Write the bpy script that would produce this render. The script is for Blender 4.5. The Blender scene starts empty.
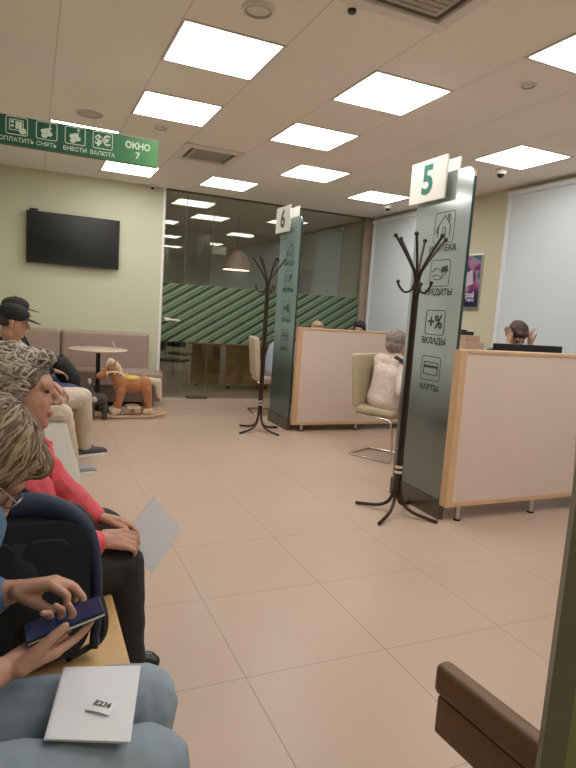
import bpy, bmesh, math, random
from mathutils import Vector, Matrix, noise, Euler
random.seed(4)
S = bpy.context.scene
COL = S.collection
V = Vector
PI = math.pi

# ------------------------------------------------------------------ camera, world, exposure
cam_d = bpy.data.cameras.new('camera'); cam = bpy.data.objects.new('camera', cam_d); COL.objects.link(cam); S.camera = cam
CAM_H = 1.34
yaw, pit, rol = math.radians(24.04058), math.radians(7.21486), math.radians(3.90757)
fw = V((math.sin(yaw)*math.cos(pit), math.cos(yaw)*math.cos(pit), -math.sin(pit)))
r_ = fw.cross(V((0, 0, 1))).normalized(); u_ = r_.cross(fw)
r2 = math.cos(rol)*r_ + math.sin(rol)*u_; u2 = -math.sin(rol)*r_ + math.cos(rol)*u_
M = Matrix((r2, u2, -fw)).transposed().to_4x4(); M.translation = V((0, 0, CAM_H)); cam.matrix_world = M
cam_d.sensor_fit = 'VERTICAL'; cam_d.sensor_height = 24; cam_d.lens = 582.09/768*24; cam_d.clip_start = .02
S.view_settings.view_transform = 'Standard'; S.view_settings.look = 'None'; S.view_settings.gamma = 1
S.view_settings.use_curve_mapping = False; S.view_settings.exposure = 0.70
w = bpy.data.worlds.new('world'); S.world = w; w.use_nodes = True
w.node_tree.nodes['Background'].inputs[0].default_value = (.8, .85, 1, 1); w.node_tree.nodes['Background'].inputs[1].default_value = .3
PANEL = 7.0          # brightness of the ceiling light panels

# ------------------------------------------------------------------ materials
MATS = {}
def mat(name, col, rough=.6, metal=0, var=.06, scale=30, bump=0, spec=.5, coat=0, emit=0, vecscale=(1, 1, 1), sheen=0):
    if name in MATS: return MATS[name]
    m = bpy.data.materials.new(name); m.use_nodes = True; nt = m.node_tree; b = nt.nodes['Principled BSDF']
    tc = nt.nodes.new('ShaderNodeTexCoord'); mp = nt.nodes.new('ShaderNodeMapping'); mp.inputs['Scale'].default_value = vecscale
    nt.links.new(tc.outputs['Object'], mp.inputs[0])
    nz = nt.nodes.new('ShaderNodeTexNoise'); nz.inputs['Scale'].default_value = scale; nz.inputs['Detail'].default_value = 4
    nt.links.new(mp.outputs[0], nz.inputs['Vector'])
    r = nt.nodes.new('ShaderNodeMix'); r.data_type = 'RGBA'
    c0 = [max(0, c*(1-var*2)) for c in col]+[1]; c1 = [min(1, c*(1+var*2)) for c in col]+[1]
    r.inputs['A'].default_value = c0; r.inputs['B'].default_value = c1
    nt.links.new(nz.outputs['Fac'], r.inputs['Factor']); nt.links.new(r.outputs['Result'], b.inputs['Base Color'])
    b.inputs['Roughness'].default_value = rough; b.inputs['Metallic'].default_value = metal
    b.inputs['Specular IOR Level'].default_value = spec; b.inputs['Coat Weight'].default_value = coat; b.inputs['Sheen Weight'].default_value = sheen
    if bump:
        bp = nt.nodes.new('ShaderNodeBump'); bp.inputs['Strength'].default_value = bump; bp.inputs['Distance'].default_value = .01
        nt.links.new(nz.outputs['Fac'], bp.inputs['Height']); nt.links.new(bp.outputs[0], b.inputs['Normal'])
    if emit:
        b.inputs['Emission Color'].default_value = (*col, 1); b.inputs['Emission Strength'].default_value = emit
    MATS[name] = m; return m

def grid_mat(name, col, line, period, off, width, rough, spec, lx=1.0, ly=1.0, var=.05):
    """tiles: thin joints on a square grid"""
    m = mat(name, col, rough, var=var, scale=1.3, spec=spec); nt = m.node_tree; b = nt.nodes['Principled BSDF']
    base = b.inputs['Base Color'].links[0].from_socket
    tc = nt.nodes.new('ShaderNodeTexCoord'); sx = nt.nodes.new('ShaderNodeSeparateXYZ'); nt.links.new(tc.outputs['Object'], sx.inputs[0])
    facs = []
    for ax, o, s in (('X', off[0], lx), ('Y', off[1], ly)):
        a = nt.nodes.new('ShaderNodeMath'); a.operation = 'ADD'; a.inputs[1].default_value = -o + period/2 + 60*period; nt.links.new(sx.outputs[ax], a.inputs[0])
        d = nt.nodes.new('ShaderNodeMath'); d.operation = 'MODULO'; d.inputs[1].default_value = period; nt.links.new(a.outputs[0], d.inputs[0])
        e = nt.nodes.new('ShaderNodeMath'); e.operation = 'SUBTRACT'; e.inputs[1].default_value = period/2; nt.links.new(d.outputs[0], e.inputs[0])
        g = nt.nodes.new('ShaderNodeMath'); g.operation = 'ABSOLUTE'; nt.links.new(e.outputs[0], g.inputs[0])
        h = nt.nodes.new('ShaderNodeMath'); h.operation = 'LESS_THAN'; h.inputs[1].default_value = width/2; nt.links.new(g.outputs[0], h.inputs[0])
        k = nt.nodes.new('ShaderNodeMath'); k.operation = 'MULTIPLY'; k.inputs[1].default_value = s; nt.links.new(h.outputs[0], k.inputs[0])
        facs.append(k)
    mx = nt.nodes.new('ShaderNodeMath'); mx.operation = 'MAXIMUM'; nt.links.new(facs[0].outputs[0], mx.inputs[0]); nt.links.new(facs[1].outputs[0], mx.inputs[1])
    mix = nt.nodes.new('ShaderNodeMix'); mix.data_type = 'RGBA'; mix.inputs['B'].default_value = (*line, 1)
    nt.links.new(mx.outputs[0], mix.inputs['Factor']); nt.links.new(base, mix.inputs['A']); nt.links.new(mix.outputs['Result'], b.inputs['Base Color'])
    return m

def glass_mat(name, tint, gloss, rough=0.0, diffuse=None, dfac=0):
    m = bpy.data.materials.new(name); m.use_nodes = True; nt = m.node_tree; nt.nodes.clear()
    out = nt.nodes.new('ShaderNodeOutputMaterial'); t = nt.nodes.new('ShaderNodeBsdfTransparent'); t.inputs[0].default_value = (*tint, 1)
    g = nt.nodes.new('ShaderNodeBsdfGlossy'); g.inputs['Roughness'].default_value = rough; g.inputs[0].default_value = (.95, 1, .97, 1)
    lw = nt.nodes.new('ShaderNodeLayerWeight'); lw.inputs[0].default_value = .25
    ma = nt.nodes.new('ShaderNodeMath'); ma.operation = 'MULTIPLY_ADD'; ma.inputs[1].default_value = .6; ma.inputs[2].default_value = gloss; ma.use_clamp = True
    nt.links.new(lw.outputs['Fresnel'], ma.inputs[0])
    first = t
    if diffuse:
        d = nt.nodes.new('ShaderNodeBsdfDiffuse'); nz = nt.nodes.new('ShaderNodeTexNoise'); nz.inputs['Scale'].default_value = 3
        mr = nt.nodes.new('ShaderNodeMix'); mr.data_type = 'RGBA'; mr.inputs['A'].default_value = (*[c*.92 for c in diffuse], 1); mr.inputs['B'].default_value = (*[c*1.08 for c in diffuse], 1)
        nt.links.new(nz.outputs['Fac'], mr.inputs['Factor'])
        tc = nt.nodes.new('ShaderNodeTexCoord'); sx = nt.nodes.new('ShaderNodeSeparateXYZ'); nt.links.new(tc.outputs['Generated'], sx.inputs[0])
        gr = nt.nodes.new('ShaderNodeValToRGB'); gr.color_ramp.elements[0].position = .24; gr.color_ramp.elements[0].color = (.22, .24, .23, 1); gr.color_ramp.elements[1].position = .43; gr.color_ramp.elements[1].color = (1, 1, 1, 1)   # graduated diffuse tint, darker at the foot
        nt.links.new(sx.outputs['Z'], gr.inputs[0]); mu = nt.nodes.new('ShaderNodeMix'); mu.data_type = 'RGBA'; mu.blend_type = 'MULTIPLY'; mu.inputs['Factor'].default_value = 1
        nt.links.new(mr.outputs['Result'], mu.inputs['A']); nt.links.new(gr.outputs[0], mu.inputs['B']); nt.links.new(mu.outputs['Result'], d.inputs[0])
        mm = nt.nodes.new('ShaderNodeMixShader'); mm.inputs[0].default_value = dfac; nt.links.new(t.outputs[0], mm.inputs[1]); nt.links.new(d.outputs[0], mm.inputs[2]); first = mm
    mx = nt.nodes.new('ShaderNodeMixShader'); nt.links.new(ma.outputs[0], mx.inputs[0]); nt.links.new(first.outputs[0], mx.inputs[1]); nt.links.new(g.outputs[0], mx.inputs[2])
    nt.links.new(mx.outputs[0], out.inputs[0]); MATS[name] = m; return m

def stripe_mat():
    """printed diagonal green stripes on clear film"""
    m = bpy.data.materials.new('green_stripe_film'); m.use_nodes = True; nt = m.node_tree; nt.nodes.clear()
    out = nt.nodes.new('ShaderNodeOutputMaterial'); t = nt.nodes.new('ShaderNodeBsdfTransparent'); t.inputs[0].default_value = (.72, .80, .70, 1)
    d = nt.nodes.new('ShaderNodeBsdfDiffuse'); d.inputs[0].default_value = (.05, .125, .055, 1)
    tc = nt.nodes.new('ShaderNodeTexCoord'); sx = nt.nodes.new('ShaderNodeSeparateXYZ'); nt.links.new(tc.outputs['Object'], sx.inputs[0])
    a = nt.nodes.new('ShaderNodeMath'); a.operation = 'MULTIPLY_ADD'; a.inputs[1].default_value = -.62; nt.links.new(sx.outputs['X'], a.inputs[0]); nt.links.new(sx.outputs['Z'], a.inputs[2])
    sc = nt.nodes.new('ShaderNodeMath'); sc.operation = 'MULTIPLY'; sc.inputs[1].default_value = 7.6; nt.links.new(a.outputs[0], sc.inputs[0])
    ad = nt.nodes.new('ShaderNodeMath'); ad.operation = 'ADD'; ad.inputs[1].default_value = 50; nt.links.new(sc.outputs[0], ad.inputs[0])
    fr = nt.nodes.new('ShaderNodeMath'); fr.operation = 'FRACT'; nt.links.new(ad.outputs[0], fr.inputs[0])
    rp = nt.nodes.new('ShaderNodeValToRGB'); rp.color_ramp.interpolation = 'CONSTANT'; e = rp.color_ramp.elements
    e[0].position = 0; e[0].color = (.9, .9, .9, 1); e[1].position = .36; e[1].color = (.1, .1, .1, 1)
    x = e.new(.54); x.color = (.75, .75, .75, 1); x = e.new(.64); x.color = (.1, .1, .1, 1)
    nt.links.new(fr.outputs[0], rp.inputs[0])
    mx = nt.nodes.new('ShaderNodeMixShader'); dm = nt.nodes.new('ShaderNodeMix'); dm.data_type = 'RGBA'; dm.inputs['A'].default_value = (.36, .42, .32, 1); dm.inputs['B'].default_value = (.03, .10, .035, 1); nt.links.new(rp.outputs[0], dm.inputs['Factor']); nt.links.new(dm.outputs['Result'], d.inputs[0]); mx.inputs[0].default_value = .5; nt.links.new(t.outputs[0], mx.inputs[1]); nt.links.new(d.outputs[0], mx.inputs[2]); nt.links.new(mx.outputs[0], out.inputs[0])
    return m

def emit_mat(name, col, s):
    m = bpy.data.materials.new(name); m.use_nodes = True; nt = m.node_tree; nt.nodes.clear()
    out = nt.nodes.new('ShaderNodeOutputMaterial'); e = nt.nodes.new('ShaderNodeEmission'); e.inputs[0].default_value = (*col, 1); e.inputs[1].default_value = s
    nt.links.new(e.outputs[0], out.inputs[0]); return m

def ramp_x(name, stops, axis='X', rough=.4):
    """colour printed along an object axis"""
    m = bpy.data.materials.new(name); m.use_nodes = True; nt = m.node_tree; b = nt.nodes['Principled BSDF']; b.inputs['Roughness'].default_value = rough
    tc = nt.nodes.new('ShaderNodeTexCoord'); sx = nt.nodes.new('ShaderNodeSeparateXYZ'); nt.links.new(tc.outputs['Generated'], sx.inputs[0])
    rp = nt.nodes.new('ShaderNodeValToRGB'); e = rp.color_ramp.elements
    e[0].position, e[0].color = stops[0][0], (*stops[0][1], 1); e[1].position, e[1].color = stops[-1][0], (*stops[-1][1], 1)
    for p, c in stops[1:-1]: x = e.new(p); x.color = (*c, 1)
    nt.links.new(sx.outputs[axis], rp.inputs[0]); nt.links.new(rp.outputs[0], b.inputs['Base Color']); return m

# ------------------------------------------------------------------ object helpers
def wloc(o):
    l = V((0, 0, 0))
    while o: l += o.location; o = o.parent
    return l
def obj(name, bm, m, parent=None, smooth=False, world=True):
    me = bpy.data.meshes.new(name)
    if isinstance(bm, bpy.types.Mesh): me = bm; me.name = name
    else: bm.to_mesh(me); bm.free()
    o = bpy.data.objects.new(name, me); COL.objects.link(o)
    if m: me.materials.clear(); me.materials.append(m)
    if parent:
        o.parent = parent
        if world: me.transform(Matrix.Translation(-wloc(parent)))
    if smooth:
        for p in me.polygons: p.use_smooth = True
        if smooth != 'all':
            try: me.set_sharp_from_angle(angle=math.radians(40))
            except Exception: pass
    return o
def tag(o, label, cat, group=None, kind=None):
    o['label'] = label; o['category'] = cat
    if group: o['group'] = group
    if kind: o['kind'] = kind
    return o
def thing(name, label, cat, loc=(0, 0, 0), rz=0, group=None):
    o = bpy.data.objects.new(name, None); COL.objects.link(o); o.empty_display_size = .05
    o.location = loc; o.rotation_euler = (0, 0, rz); return tag(o, label, cat, group)
def struct(name, bm, m, parent=None, **k):
    o = obj(name, bm, m, parent, **k); o['kind'] = 'structure'; return o
def dup(root, loc, rz=0, label=None, group=None):
    r = root.copy(); COL.objects.link(r); r.location = loc; r.rotation_euler = (0, 0, rz)
    if label: r['label'] = label
    if group: r['group'] = group
    def rec(src, dst):
        for ch in [c for c in S.objects if c.parent == src]:
            c = ch.copy(); COL.objects.link(c); c.parent = dst; rec(ch, c)
    rec(root, r); return r
def B(): return bmesh.new()
def box(bm, a, b, bev=0, rot=None, seg=2):
    a, b = V(a), V(b); t = B(); bmesh.ops.create_cube(t, size=1)
    for v in t.verts: v.co = V(v.co[i]*(b[i]-a[i]) for i in range(3))
    if bev: bmesh.ops.bevel(t, geom=t.edges[:], offset=bev, segments=seg, affect='EDGES', profile=.6)
    c = (a+b)/2
    mt = Matrix.Translation(c) @ (rot.to_4x4() if rot else Matrix()); bmesh.ops.transform(t, matrix=mt, verts=t.verts[:])
    join(bm, t); return bm
def join(bm, t):
    me = bpy.data.meshes.new('tmp'); t.to_mesh(me); t.free(); bm.from_mesh(me); bpy.data.meshes.remove(me)
def cyl(bm, p0, p1, r0, r1=None, seg=20):
    p0, p1 = V(p0), V(p1); r1 = r0 if r1 is None else r1; d = p1-p0
    t = B(); bmesh.ops.create_cone(t, cap_ends=True, segments=seg, radius1=r0, radius2=r1, depth=d.length)
    bmesh.ops.transform(t, matrix=Matrix.Translation((p0+p1)/2) @ d.to_track_quat('Z', 'Y').to_matrix().to_4x4(), verts=t.verts[:]); join(bm, t); return bm
def sph(bm, c, r, sub=3, rot=None):
    r = V(r) if hasattr(r, '__len__') else V((r, r, r)); t = B(); bmesh.ops.create_icosphere(t, subdivisions=sub, radius=1)
    mt = Matrix.Translation(V(c)) @ (rot.to_4x4() if rot else Matrix()) @ Matrix.Diagonal((*r, 1)); bmesh.ops.transform(t, matrix=mt, verts=t.verts[:]); join(bm, t); return bm
def smoothpath(pts, n=6):
    pts = [V(p) for p in pts]; out = []
    for i in range(len(pts)-1):
        p0 = pts[max(i-1, 0)]; p1 = pts[i]; p2 = pts[i+1]; p3 = pts[min(i+2, len(pts)-1)]
        for k in range(n):
            t = k/n; out.append(.5*((2*p1)+(-p0+p2)*t+(2*p0-5*p1+4*p2-p3)*t*t+(-p0+3*p1-3*p2+p3)*t**3))
    out.append(pts[-1]); return out
def tube(bm, pts, r, seg=10, smooth=0, flat=None):
    pts = smoothpath(pts, smooth) if smooth else [V(p) for p in pts]; n = len(pts)
    rs = r if hasattr(r, '__len__') else [r]*n
    if len(rs) != n: rs = [rs[0]+(rs[-1]-rs[0])*i/(n-1) for i in range(n)] if len(rs) == 2 else [rs[min(int(i/(n-1)*(len(rs)-1)), len(rs)-2)]*(1-((i/(n-1)*(len(rs)-1)) % 1 if i < n-1 else 1))+rs[min(int(i/(n-1)*(len(rs)-1)), len(rs)-2)+1]*((i/(n-1)*(len(rs)-1)) % 1 if i < n-1 else 1) for i in range(n)]
    up = V((0, 0, 1)); prev = None; rings = []
    for i in range(n):
        d = (pts[min(i+1, n-1)]-pts[max(i-1, 0)])
        d = d.normalized() if d.length > 1e-9 else V((0, 0, 1))
        if prev is None: prev = d.orthogonal().normalized()
        x = (prev-d*prev.dot(d)); x = x.normalized() if x.length > 1e-6 else d.orthogonal().normalized(); prev = x; y = d.cross(x)
        f = flat or 1
        rings.append([bm.verts.new(pts[i]+(x*math.cos(2*PI*k/seg)*f+y*math.sin(2*PI*k/seg))*rs[i]) for k in range(seg)])
    for a, b in zip(rings, rings[1:]):
        for k in range(seg): bm.faces.new((a[k], a[(k+1) % seg], b[(k+1) % seg], b[k]))
    bm.faces.new(rings[0][::-1]); bm.faces.new(rings[-1]); return bm
def prism(bm, pts2, fn, d0, d1):
    """extrude outline pts2 (u,v) between depths d0..d1; fn(u,v,d)->Vector"""
    a = [bm.verts.new(fn(u, v, d0)) for u, v in pts2]; b = [bm.verts.new(fn(u, v, d1)) for u, v in pts2]; n = len(a)
    bm.faces.new(a[::-1]); bm.faces.new(b)
    for i in range(n): bm.faces.new((a[i], a[(i+1) % n], b[(i+1) % n], b[i]))
    bmesh.ops.recalc_face_normals(bm, faces=bm.faces[:]); return bm
def rrect(x0, y0, x1, y1, r, corners=(1, 1, 1, 1), n=5):
    out = []
    for (cx, cy, a, use) in ((x1-r, y1-r, 0, corners[0]), (x0+r, y1-r, 90, corners[1]), (x0+r, y0+r, 180, corners[2]), (x1-r, y0+r, 270, corners[3])):
        if not use:
            out.append(((x1, y1), (x0, y1), (x0, y0), (x1, y0))[[0, 90, 180, 270].index(a)]); continue
        for k in range(n+1):
            t = math.radians(a+90*k/n); out.append((cx+r*math.cos(t), cy+r*math.sin(t)))
    return out
def lathe(bm, prof, c=(0, 0, 0), seg=32):
    rings = []
    for r, z in prof: rings.append([bm.verts.new((c[0]+r*math.cos(2*PI*k/seg), c[1]+r*math.sin(2*PI*k/seg), c[2]+z)) for k in range(seg)] if r > 1e-5 else [bm.verts.new((c[0], c[1], c[2]+z))])
    for a, b in zip(rings, rings[1:]):
        for k in range(seg):
            q = [a[k % len(a)], a[(k+1) % len(a)], b[(k+1) % len(b)], b[k % len(b)]]
            q = list(dict.fromkeys(q))
            if len(q) > 2: bm.faces.new(q)
    bmesh.ops.recalc_face_normals(bm, faces=bm.faces[:]); return bm
def text_mesh(s, size, M4, depth=.0015, bold=0, align='CENTER'):
    c = bpy.data.curves.new('lettering', 'FONT'); c.body = s; c.size = size; c.extrude = depth; c.offset = bold; c.align_x = align; c.align_y = 'CENTER'; c.resolution_u = 3
    o = bpy.data.objects.new('lettering', c); COL.objects.link(o); bpy.context.view_layer.update()
    dg = bpy.context.evaluated_depsgraph_get(); me = bpy.data.meshes.new_from_object(o.evaluated_get(dg)); bpy.data.objects.remove(o); me.transform(M4); return me
def addmesh(bm, me): bm.from_mesh(me); bpy.data.meshes.remove(me)
def frame(origin, x, y):
    x, y = V(x).normalized(), V(y).normalized(); z = x.cross(y); m = Matrix((x, y, z)).transposed().to_4x4(); m.translation = V(origin); return m

# organic surfaces: tapered limbs and ellipsoids fused into one continuous skin
def blob(prims, voxel=.006, smooth=5, disp=None, sub=3):
    bm = B()
    for p in prims:
        if p[0] == 'c':
            a, ra, b, rb = V(p[1]), p[2], V(p[3]), p[4]
            L = (b-a).length; n = max(2, int(L/max(min(ra, rb)*.5, .004)))
            n = min(n, 14)
            if L < 1e-5: sph(bm, a, ra, 2); continue
            cyl(bm, a, b, ra, rb, 16); sph(bm, a, ra*1.0, 2); sph(bm, b, rb*1.0, 2)
        else:
            sph(bm, p[1], p[2], sub, p[3] if len(p) > 3 else None)
    me = bpy.data.meshes.new('b'); bm.to_mesh(me); bm.free()
    o = bpy.data.objects.new('b', me); COL.objects.link(o)
    r = o.modifiers.new('r', 'REMESH'); r.mode = 'VOXEL'; r.voxel_size = voxel; r.use_smooth_shade = True
    if smooth: s = o.modifiers.new('s', 'SMOOTH'); s.factor = .5; s.iterations = smooth
    bpy.context.view_layer.update()
    dg = bpy.context.evaluated_depsgraph_get(); out = bpy.data.meshes.new_from_object(o.evaluated_get(dg)); bpy.data.objects.remove(o); bpy.data.meshes.remove(me)
    if disp:
        amp, freq, *st = disp; st = V(st[0]) if st else V((1, 1, 1))
        ns = [v.normal.copy() for v in out.vertices]
        for v, n in zip(out.vertices, ns):
            q = V((v.co.x*st.x, v.co.y*st.y, v.co.z*st.z))*freq
            v.co += n*amp*(noise.noise(q)+.5*noise.noise(q*2.1))
    for p in out.polygons: p.use_smooth = True
    return out

# ------------------------------------------------------------------ shared materials
m_ceil = grid_mat('ceiling_paint', (.88, .825, .755), (.50, .43, .37), .6, (.12, .3), .005, .9, .1, lx=.8, ly=.0, var=.02)
m_floor = grid_mat('beige_floor_tile', (.50, .37, .285), (.27, .19, .14), .6, (.7316, 1.836), .004, .32, .35, lx=.9, ly=.75, var=.04)
m_wallg = mat('pale_green_wall_paint', (.60, .60, .45), .85, var=.02, scale=2)
m_walln = mat('cream_wall_paint', (.60, .56, .42), .85, var=.02, scale=2)
m_dark = mat('grey_inner_wall', (.52, .52, .45), .8, var=.03, scale=2)
m_blind = mat('pale_roller_blind', (.62, .68, .72), .8, var=.015, scale=60, vecscale=(1, 1, .1))
m_blind2 = mat('blind_edge', (.74, .76, .80), .7, var=.02)
m_white = mat('white_trim', (.78, .76, .70), .5, var=.02)
m_birch = mat('birch_edge', (.62, .40, .24), .45, var=.1, scale=12, vecscale=(1, 1, .1))
m_lam = mat('pinkish_white_laminate', (.68, .545, .475), .42, var=.015, scale=3)
m_steel = mat('brushed_steel', (.62, .62, .6), .3, 1, var=.03)
m_chrome = mat('chrome', (.75, .73, .7), .12, 1, var=.01)
m_bronze = mat('dark_bronze_metal', (.05, .035, .028), .35, .6, var=.1)
m_black = mat('black_plastic', (.008, .008, .009), .35, var=.1)
m_skin = mat('skin', (.50, .27, .185), .5, var=.12, scale=25, bump=.15)
m_skin2 = mat('skin_light', (.58, .35, .26), .5, var=.1, scale=25, bump=.1)
m_lens = mat('dark_eye', (.03, .02, .015), .15)
m_sofa = mat('taupe_upholstery', (.36, .27, .225), .6, var=.06, scale=40, bump=.1)
m_brown = mat('brown_leatherette', (.15, .085, .045), .5, var=.08, scale=50, bump=.15)
m_bench = mat('grey_bench_cushion', (.40, .37, .31), .6, var=.04, scale=20)
m_benchw = mat('yellow_birch_board', (.62, .40, .17), .45, var=.08, scale=8, vecscale=(.3, .3, 3))
m_panel = emit_mat('light_diffuser', (1, .965, .93), PANEL)
m_frame = mat('light_frame', (.6, .56, .52), .5)
m_ink = mat('dark_green_print', (.012, .05, .045), .5)
m_inkw = mat('white_print', (.72, .85, .72), .5)
m_paper = mat('white_paper', (.74, .75, .80), .75, var=.01)
m_glass = glass_mat('clear_partition_glass', (.92, .94, .90), .045)
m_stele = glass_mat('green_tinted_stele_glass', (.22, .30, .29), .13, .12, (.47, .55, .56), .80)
m_stele2 = glass_mat('olive_green_glass', (.25, .36, .22), .05, .15, (.18, .24, .09), .75)

# ------------------------------------------------------------------ room shell
YB, XR, XL, YF, ZC = 8.05, 4.85, -.62, -2.2, 2.84
struct('floor', box(B(), (XL, YF, -.1), (XR, 11.5, 0)), m_floor)
struct('ceiling', box(B(), (XL-.1, YF-.1, ZC), (XR+.1, 11.6, ZC+.1)), m_ceil)
struct('wall_left', box(B(), (XL-.1, YF-.1, 0), (XL, YB, ZC)), m_wallg)
struct('wall_front', box(B(), (XL, YF-.1, 0), (XR, YF, ZC)), m_wallg)
struct('wall_back', box(B(), (XL-.1, YB, 0), (1.585, YB+.12, ZC)), m_wallg)
struct('trim_1', box(B(), (1.585, YB-.01, 0), (1.625, YB+.13, ZC), .003), m_white)
struct('wall_right', box(B(), (XR, YF-.1, 0), (XR+.1, 11.6, ZC)), m_walln)
struct('wall_inner_left', box(B(), (1.35, YB+.13, 0), (1.45, 11.5, ZC)), m_dark)
struct('wall_inner_back', box(B(), (1.35, 11.5, 0), (XR, 11.6, ZC)), m_dark)
struct('trim_2', box(B(), (4.70, YB-.05, 0), (4.845, YB+.08, ZC), .004), mat('taupe_post', (.36, .28, .22), .6))
# glass partition with printed film, floor rail, door handle
gw = struct('wall_glass', box(B(), (1.63, YB, .02), (4.70, YB+.012, ZC-.015)), m_glass)
o = struct('stripe_film', box(B(), (1.63, YB-.004, .80), (4.70, YB-.002, 1.60)), stripe_mat(), gw)
struct('ceiling_rail', box(B(), (1.63, YB-.02, ZC-.02), (4.70, YB+.03, ZC)), mat('dark_aluminium', (.12, .11, .09), .5), gw)
struct('floor_rail', box(B(), (1.63, YB-.02, 0), (4.70, YB+.03, .02)), m_steel, gw)
for sx in (1.92, 2.30): struct('glass_joint', box(B(), (sx-.002, YB-.001, .02), (sx+.002, YB+.013, ZC-.02)), mat('pale_seal', (.14, .16, .13), .4), gw)
bm = box(B(), (1.66, YB-.07, 1.085), (1.72, YB-.02, 1.13), .008); tube(bm, [(1.69, YB-.045, 1.11), (1.84, YB-.055, 1.095), (1.87, YB-.055, 1.10)], .013)
struct('door_handle', bm, m_white, gw, smooth=True)
struct('floor_hinge', box(B(), (2.02, YB-.05, .0), (2.32, YB+.05, .035), .01), mat('dark_hinge', (.10, .08, .06), .5), gw)
# roller blinds on the right wall, columns between
def blind(n, y0, y1, label):
    o = struct('window_%d' % n, box(B(), (XR-.035, y0, .25), (XR-.025, y1, ZC-.10)), m_blind)
    struct('blind_edge', box(B(), (XR-.05, y1-.06, .25), (XR-.012, y1, ZC-.10), .006), m_blind2, o)
    struct('blind_roller', cyl(B(), (XR-.04, y0, ZC-.07), (XR-.04, y1, ZC-.07), .03), m_blind2, o, smooth=True)
blind(1, -.9, 5.15, ''); blind(2, 6.2, 7.95, ''); blind(3, 8.95, 11.0, '')

# ------------------------------------------------------------------ ceiling fixtures
def ceiling_light():
    r = thing('ceiling_light', '', 'ceiling light', (0, 0, ZC), group=None)
    d = obj('diffuser', box(B(), (.018, .018, -.004), (.582, .582, -.001)), m_panel, r, world=False)
    fr = B()
    for a, b in (((.0, .0), (.6, .016)), ((.0, .584), (.6, .6)), ((.0, .016), (.016, .584)), ((.584, .016), (.6, .584))): box(fr, (*a, -.007), (*b, 0), .002)
    obj('frame', fr, m_frame, r, world=False); return r
L = [(.72, 3.3, 'square ceiling light largest and nearest in the front left row, above the green sign'),
     (.72, 4.5, 'second square ceiling light from the front in the left row, beside the sign end'),
     (1.92, 3.3, 'large square ceiling light in the middle of the ceiling, nearest of the middle row'),
     (1.92, 4.5, 'square ceiling light behind the big middle one, second of the middle row'),
     (2.52, 5.7, 'small square ceiling light in front of the sign numbered 6, third back in the middle'),
     (3.72, 3.9, 'square ceiling light just right of the top of the panel numbered 5'),
     (1.92, 6.9, 'small square ceiling light nearest the glass wall, right of the ceiling air vent'),
     (3.72, 6.3, 'small square ceiling light far right behind the sign numbered 5, near the window blind'),
     (2.52, 2.1, 'square ceiling light cut off by the right edge at the top'),
     (.12, 5.7, 'square ceiling light mostly hidden behind the top edge of the green sign'),
     (.72, 6.9, 'square ceiling light seen just below the green sign near the back wall'),
     (3.72, 1.5, None), (.72, .9, None), (1.92, .9, None), (3.12, -.3, None), (.72, -.9, None), (1.92, -.9, None)]
EXTRA = ['ceiling light out of frame on the right, by the near window blind', 'ceiling light out of frame above the camera, left row', 'ceiling light out of frame above the camera, middle row', 'ceiling light out of frame behind the camera, right row', 'ceiling light out of frame behind the camera, left row', 'ceiling light out of frame behind the camera, middle row']
proto = None
for x, y, lab in L:
    if proto is None: proto = ceiling_light(); o = proto; o.location = (x, y, ZC)
    else: o = dup(proto, (x, y, ZC))
    o['label'] = lab or EXTRA.pop(0)
    o['group'] = 'ceiling lights'
m_vent = mat('vent_grille_grey', (.42, .38, .33), .6); m_cfr = mat('ceiling_fixture_white', (.76, .71, .64), .55)
def cassette(name, label, x, y, s=.6):
    r = thing(name, label, 'air vent', (x, y, ZC))
    b = B()
    for a, c in (((0, 0), (s, .07)), ((0, s-.07), (s, s)), ((0, .07), (.07, s-.07)), ((s-.07, .07), (s, s-.07))): box(b, (*a, -.028), (*c, 0), .008)
    obj('frame', b, m_cfr, r, world=False)
    b = box(B(), (.11, .11, -.018), (s-.11, s-.11, -.002)); 
    for k in range(9): box(b, (.13, .14+k*(s-.28)/8-.006, -.024), (s-.13, .14+k*(s-.28)/8+.006, -.016))
    obj('grille', b, m_vent, r, world=False)
    b = B()
    for a, c in (((.075, .075), (s-.075, .1)), ((.075, s-.1), (s-.075, s-.075)), ((.075, .1), (.1, s-.1)), ((s-.1, .1), (s-.075, s-.1))): box(b, (*a, -.010), (*c, -.002))
    obj('air_slot', b, mat('dark_slot', (.09, .08, .07), .7), r, world=False)
cassette('air_conditioner', 'square ceiling air conditioner cassette cut off by the top edge', 1.32, 2.08)
cassette('air_conditioner', 'square ceiling air vent between light rows, nearer the glass wall', 1.31, 5.66)
def disc(name, label, cat, x, y, r, rim=.012, m=None):
    o = thing(name, label, cat, (x, y, ZC)); b = lathe(B(), [(0, -rim*.6), (r*.72, -rim*.6), (r*.76, -rim), (r*.95, -rim), (r, 0), (0, 0)]); obj('cover', b, m or m_cfr, o, world=False, smooth=True)
    b = lathe(B(), [(r*.70, -rim*.6-.0015), (r*.76, -rim-.002), (r*.80, -rim-.002), (r*.82, -rim+.001), (r*.7, -rim*.55)]); obj('rim', b, m_vent, o, world=False, smooth=True)
disc('ceiling_speaker', 'round white ceiling speaker above the largest light at the top', 'speaker', 1.03, 2.99, .085, .02)
disc('smoke_detector', 'small round ceiling disc in front of the air vent', 'smoke detector', 1.01, 5.35, .06)
disc('ceiling_speaker', 'flat grey oval ceiling speaker above the green sign', 'speaker', .42, 5.35, .11, .006, mat('grey_speaker_mesh', (.56, .51, .44), .7))
disc('smoke_detector', 'small white smoke detector right of the panel numbered 5', 'smoke detector', 2.83, 2.97, .05)
disc('sprinkler', 'tiny ceiling sprinkler beside the top air conditioner', 'sprinkler', 1.44, 2.76, .022, .015, m_black)
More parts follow.
